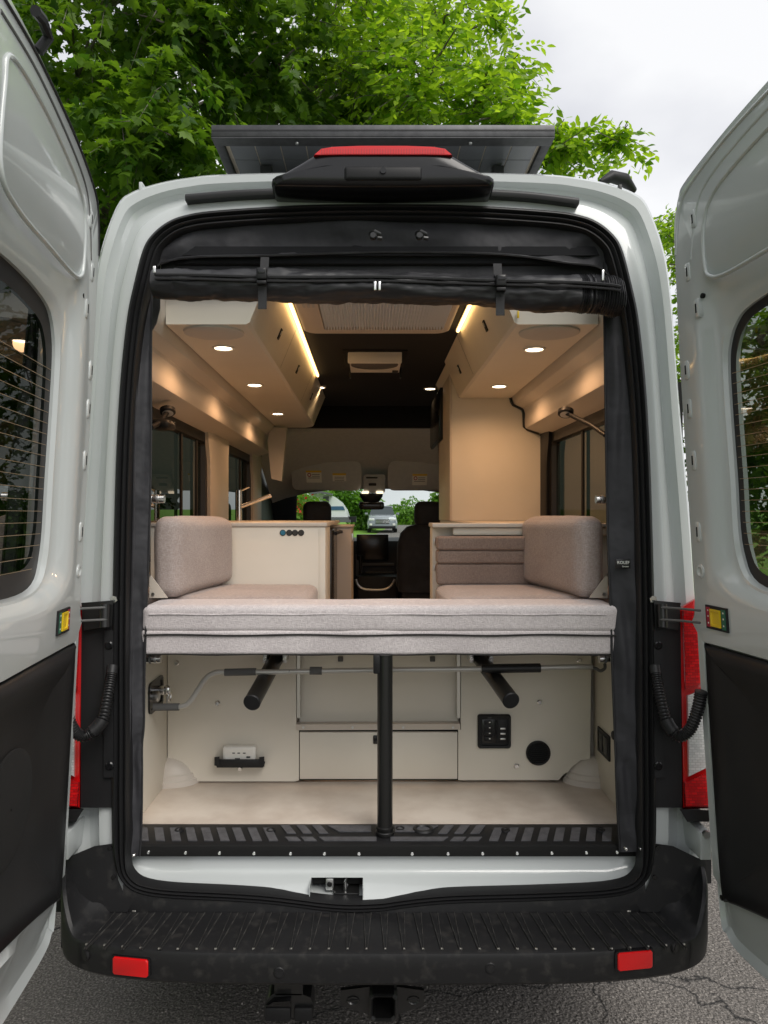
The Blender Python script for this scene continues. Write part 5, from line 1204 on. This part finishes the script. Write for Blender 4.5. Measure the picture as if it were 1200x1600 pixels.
# unseen wood-edge maples along the left, added to darken the right door's inner face
for i, (x, y, s_, lab) in enumerate(((-6.2, 2.6, 1.0, 'unseen dark maple added to the wood edge level with the left door'), (-5.6, -2.2, 1.1, 'unseen dark maple added to the wood edge beside the camera'), (-5.2, -6.5, 1.0, 'unseen dark maple added to the wood edge behind the camera'))):
    tree('maple_tree', lab, (x, y, 0), (x + .2, y + .2, 5.5 * s_), [((x, y, 1.5), (1.5, 2.4, 1.2), 130), ((x + .3, y - .5, 3.3 * s_), (1.7, 2.4, 1.4), 170), ((x, y + .5, 5.0 * s_), (1.8, 2.4, 1.3), 160), ((x - .5, y, 6.6 * s_), (1.8, 2.2, 1.0), 120)], 'maple', 'maple_leaf', .2, 13, .8, 'unseen maples added on the left', .15, .4)
for x, y, h, lab in ((-4.6, 6.2, 1.1, 'shrub at the foot of the overhanging maple'), (-6.6, 8.8, 1.3, 'broad shrub between the two maple trunks'), (-9.0, 6.0, 1.5, 'tall shrub deep in the wood edge left of the van'), (-8.2, 12.5, 1.6, 'tall shrub behind the second maple'), (-5.6, 13.5, 1.3, 'shrub on the lawn ahead of the maples')):
    tree('wood_shrub', lab, (x, y, 0), (x, y, h), [((x, y, h * .8), (1.5, 1.3, h * .7), 110), ((x + .5, y - .4, h * 1.25), (.9, .9, h * .5), 60)], 'bush', 'bush_leaf', .13, 14, .55, 'shrubs under the maples', .05, .3, cat='shrub', limbs=False)
# scenery ahead through the windscreen
def gpt(px, y): x = X(px, y); return (x, y, gz(x, y))
for px, y, py, rx, rz, ns, lab in ((462, 18, 772, .55, .28, 60, 'leafy garden tree left of the trailer seen through the windscreen'), (525, 46, 768, 2.4, 1.0, 150, 'round tree above the trailer seen through the windscreen'), (560, 46, 800, .95, 1.35, 150, 'dense shrub between the trailer and the car'), (638, 62, 806, 2.0, 1.6, 260, 'round tree to the right of the oncoming car'), (696, 48, 785, 1.0, 1.3, 200, 'tree at the right edge of the windscreen view'), (560, 80, 797, 2.8, 2.2, 220, 'far tree behind the oncoming car'), (670, 100, 816, 7, 1.3, 220, 'distant tree row crown beyond the road')):
    x, yy, z = gpt(px, y); zc_ = Z(py, y)
    tree('garden_tree', lab, (x, y, z), (x, y, max(z + .3, zc_)), [((x, y, zc_), (rx, rx, rz), ns), ((x + rx * .4, y, max(z + .3, zc_ - rz * .6)), (rx * .9, rx, rz * .7), ns // 2)], 'bush', 'bush_leaf', .10 if y < 30 else .22, 14, .5 if y < 30 else .7, 'trees ahead of the van', .1, .3, limbs=False)
x, y, z = gpt(462, 16)
fb = thing('flower_bush', 'red flowering bush seen through the windscreen below the garden tree', 'bush', (x, y, z))
nb = 160; pp = np.array([x, y, Z(792, 16)]) + rng.normal(size=(nb, 3)) * np.array([.17, .25, .14])
o = link('blossom', leaf_mesh('bl', pp, rng.normal(size=(nb, 3)), rng.normal(size=(nb, 3)), .07 + .04 * rng.random(nb), 'bush'), 'flower', fb, smooth=False); o['kind'] = 'stuff'
nb = 900; pp = np.array([x, y, Z(805, 16)]) + rng.normal(size=(nb, 3)) * np.array([.25, .3, .3])
o = link('foliage', leaf_mesh('fo', pp, rng.normal(size=(nb, 3)), rng.normal(size=(nb, 3)), .10 + .06 * rng.random(nb), 'bush'), 'bush_leaf', fb, smooth=False); o['kind'] = 'stuff'
tube('stem', fb, [(x, y, z), (x, y, Z(800, 16))], .03, 'bark', 6)

# travel trailer
ty = 25.0
tr_ = thing('travel_trailer', 'white travel trailer with dark blue stripe parked on the lawn ahead', 'trailer', gpt(510, ty))
def tp(px, py, d=0): return P(px, py, ty) + Vector((0, d, 0))
out_ = [(440, 776), (500, 772), (520, 775), (532, 784), (540, 796), (544, 808), (543, 814), (440, 816)]
loft('trailer_body', tr_, [[tp(a, b, d) for a, b in out_] for d in (0, 2.4)], 'rv_white', cap0=True, cap1=True, ang=30)
loft('stripe', tr_, [[tp(a, b, d) for a, b in ((440, 792), (536.5, 791), (539, 797), (440, 797.5))] for d in (.0, -.02)], 'rv_blue', cap1=True)
loft('front_panel', tr_, [[tp(a, b, d) for a, b in ((505, 776), (514, 775.5), (514, 793), (505, 793))] for d in (.0, -.04)], 'rv_grey', cap1=True)
loft('awning', tr_, [[tp(a, b, d) for a, b in ((486, 770), (500, 767), (520, 772), (520, 774), (500, 771), (486, 773))] for d in (.0, -.4)], 'rv_grey', cap0=True, cap1=True)
for a, b, c, d in ((515, 545, 808, 812), (530, 548, 812, 816), (518, 524, 812, 818)): loft('hitch_frame', tr_, [[tp(a, c, e), tp(b, c, e), tp(b, d, e), tp(a, d, e)] for e in (-.1, .6)], 'rv_grey', cap0=True, cap1=True)
loft('storage_box', tr_, [[tp(a, c, e) for a, c in ((544, 807), (556, 807), (556, 816), (544, 816))] for e in (.2, .9)], 'plastic', cap0=True, cap1=True)
for px in (460, 476): disc('wheel', tr_, tp(px, 818, .05), (0, -1, 0), .33, .2, 'tyre', 20, .03)
# oncoming car
cy_ = 41.0; cxm = X(597.5, cy_); cz0 = Z(832, cy_); 
car = thing('parked_car', 'grey sport utility car facing the van on the driveway ahead', 'car', (cxm, cy_, cz0))
def csec(y, w0, w1, zb, zt): return [Vector((cxm + a * w, cy_ + y, cz0 + z)) for a, w, z in ((-1, w0, zb), (-1, w0 * 1.02, zb + (zt - zb) * .45), (-1, w1, zt), (-.5, w1, zt + .02), (.5, w1, zt + .02), (1, w1, zt), (1, w0 * 1.02, zb + (zt - zb) * .45), (1, w0, zb))]
loft('body', car, [csec(0, .72, .66, .28, .72), csec(.12, .86, .78, .24, .90), csec(.5, .92, .82, .22, 1.0), csec(1.2, .92, .84, .22, 1.08), csec(4.2, .92, .84, .25, 1.1), csec(4.4, .85, .78, .35, 1.0)], 'car_paint', cap0=True, cap1=True)
loft('cabin', car, [[Vector((cxm + a, cy_ + y, cz0 + z)) for a, z in ((-w0, 1.06), (-w1, zt), (w1, zt), (w0, 1.06))] for y, w0, w1, zt in ((1.15, .80, .78, 1.08), (2.0, .82, .62, 1.60), (3.3, .82, .62, 1.62), (4.2, .8, .7, 1.15))], 'car_glass', cap0=True, cap1=True, ang=20)
loft('roof', car, [[Vector((cxm + a, cy_ + y, cz0 + z)) for a, z in ((-.64, zt - .02), (-.6, zt), (.6, zt), (.64, zt - .02))] for y, zt in ((1.95, 1.60), (2.1, 1.645), (3.3, 1.65), (3.5, 1.62))], 'car_paint', closed=False)
gr = box('grille', car, cxm - .42, cxm + .42, cy_ - .03, cy_ + .05, cz0 + .52, cz0 + .80, 'ink', .04)
for k in range(3): box('grille_bar', gr, cxm - .40, cxm + .40, cy_ - .045, cy_ - .028, cz0 + .57 + k * .08, cz0 + .595 + k * .08, 'chrome', .005)
box('bumper', car, cxm - .80, cxm + .80, cy_ - .02, cy_ + .2, cz0 + .24, cz0 + .40, 'plastic', .03)
for s in (-1, 1):
    box('headlight', car, cxm + s * .48, cxm + s * .82, cy_ - .01, cy_ + .35, cz0 + .72, cz0 + .86, 'clear_lens', .03)
    box('fog_light', car, cxm + s * .62, cxm + s * .78, cy_ - .025, cy_ + .05, cz0 + .42, cz0 + .54, 'white_plastic', .02)
    box('wing_mirror', car, cxm + s * .88, cxm + s * 1.08, cy_ + 1.35, cy_ + 1.5, cz0 + 1.05, cz0 + 1.2, 'car_paint', .03)
    for yy in (.85, 3.55): disc('wheel', car, (cxm + s * .70, cy_ + yy, cz0 + .33), (s, 0, 0), .34, .22, 'tyre', 20, .03)
pw = tube('power_line', None, cr([P(560, 794, 60), P(640, 789, 60), P(720, 778, 60)], 6), .02, 'wire', 5); tag(pw, 'thin overhead power line crossing the sky ahead of the windscreen', 'wire')

# loose grit on the asphalt
nb = 2600
pp = np.stack([rng.uniform(-1.7, 2.2, nb), rng.uniform(-.3, 2.0, nb), np.full(nb, .004)], 1)
gr_ = link('loose_grit', leaf_mesh('grit', pp, rng.normal(size=(nb, 3)), rng.normal(size=(nb, 3)), .005 + .008 * rng.random(nb), 'bush'), 'grit', None, smooth=False); gr_['kind'] = 'stuff'
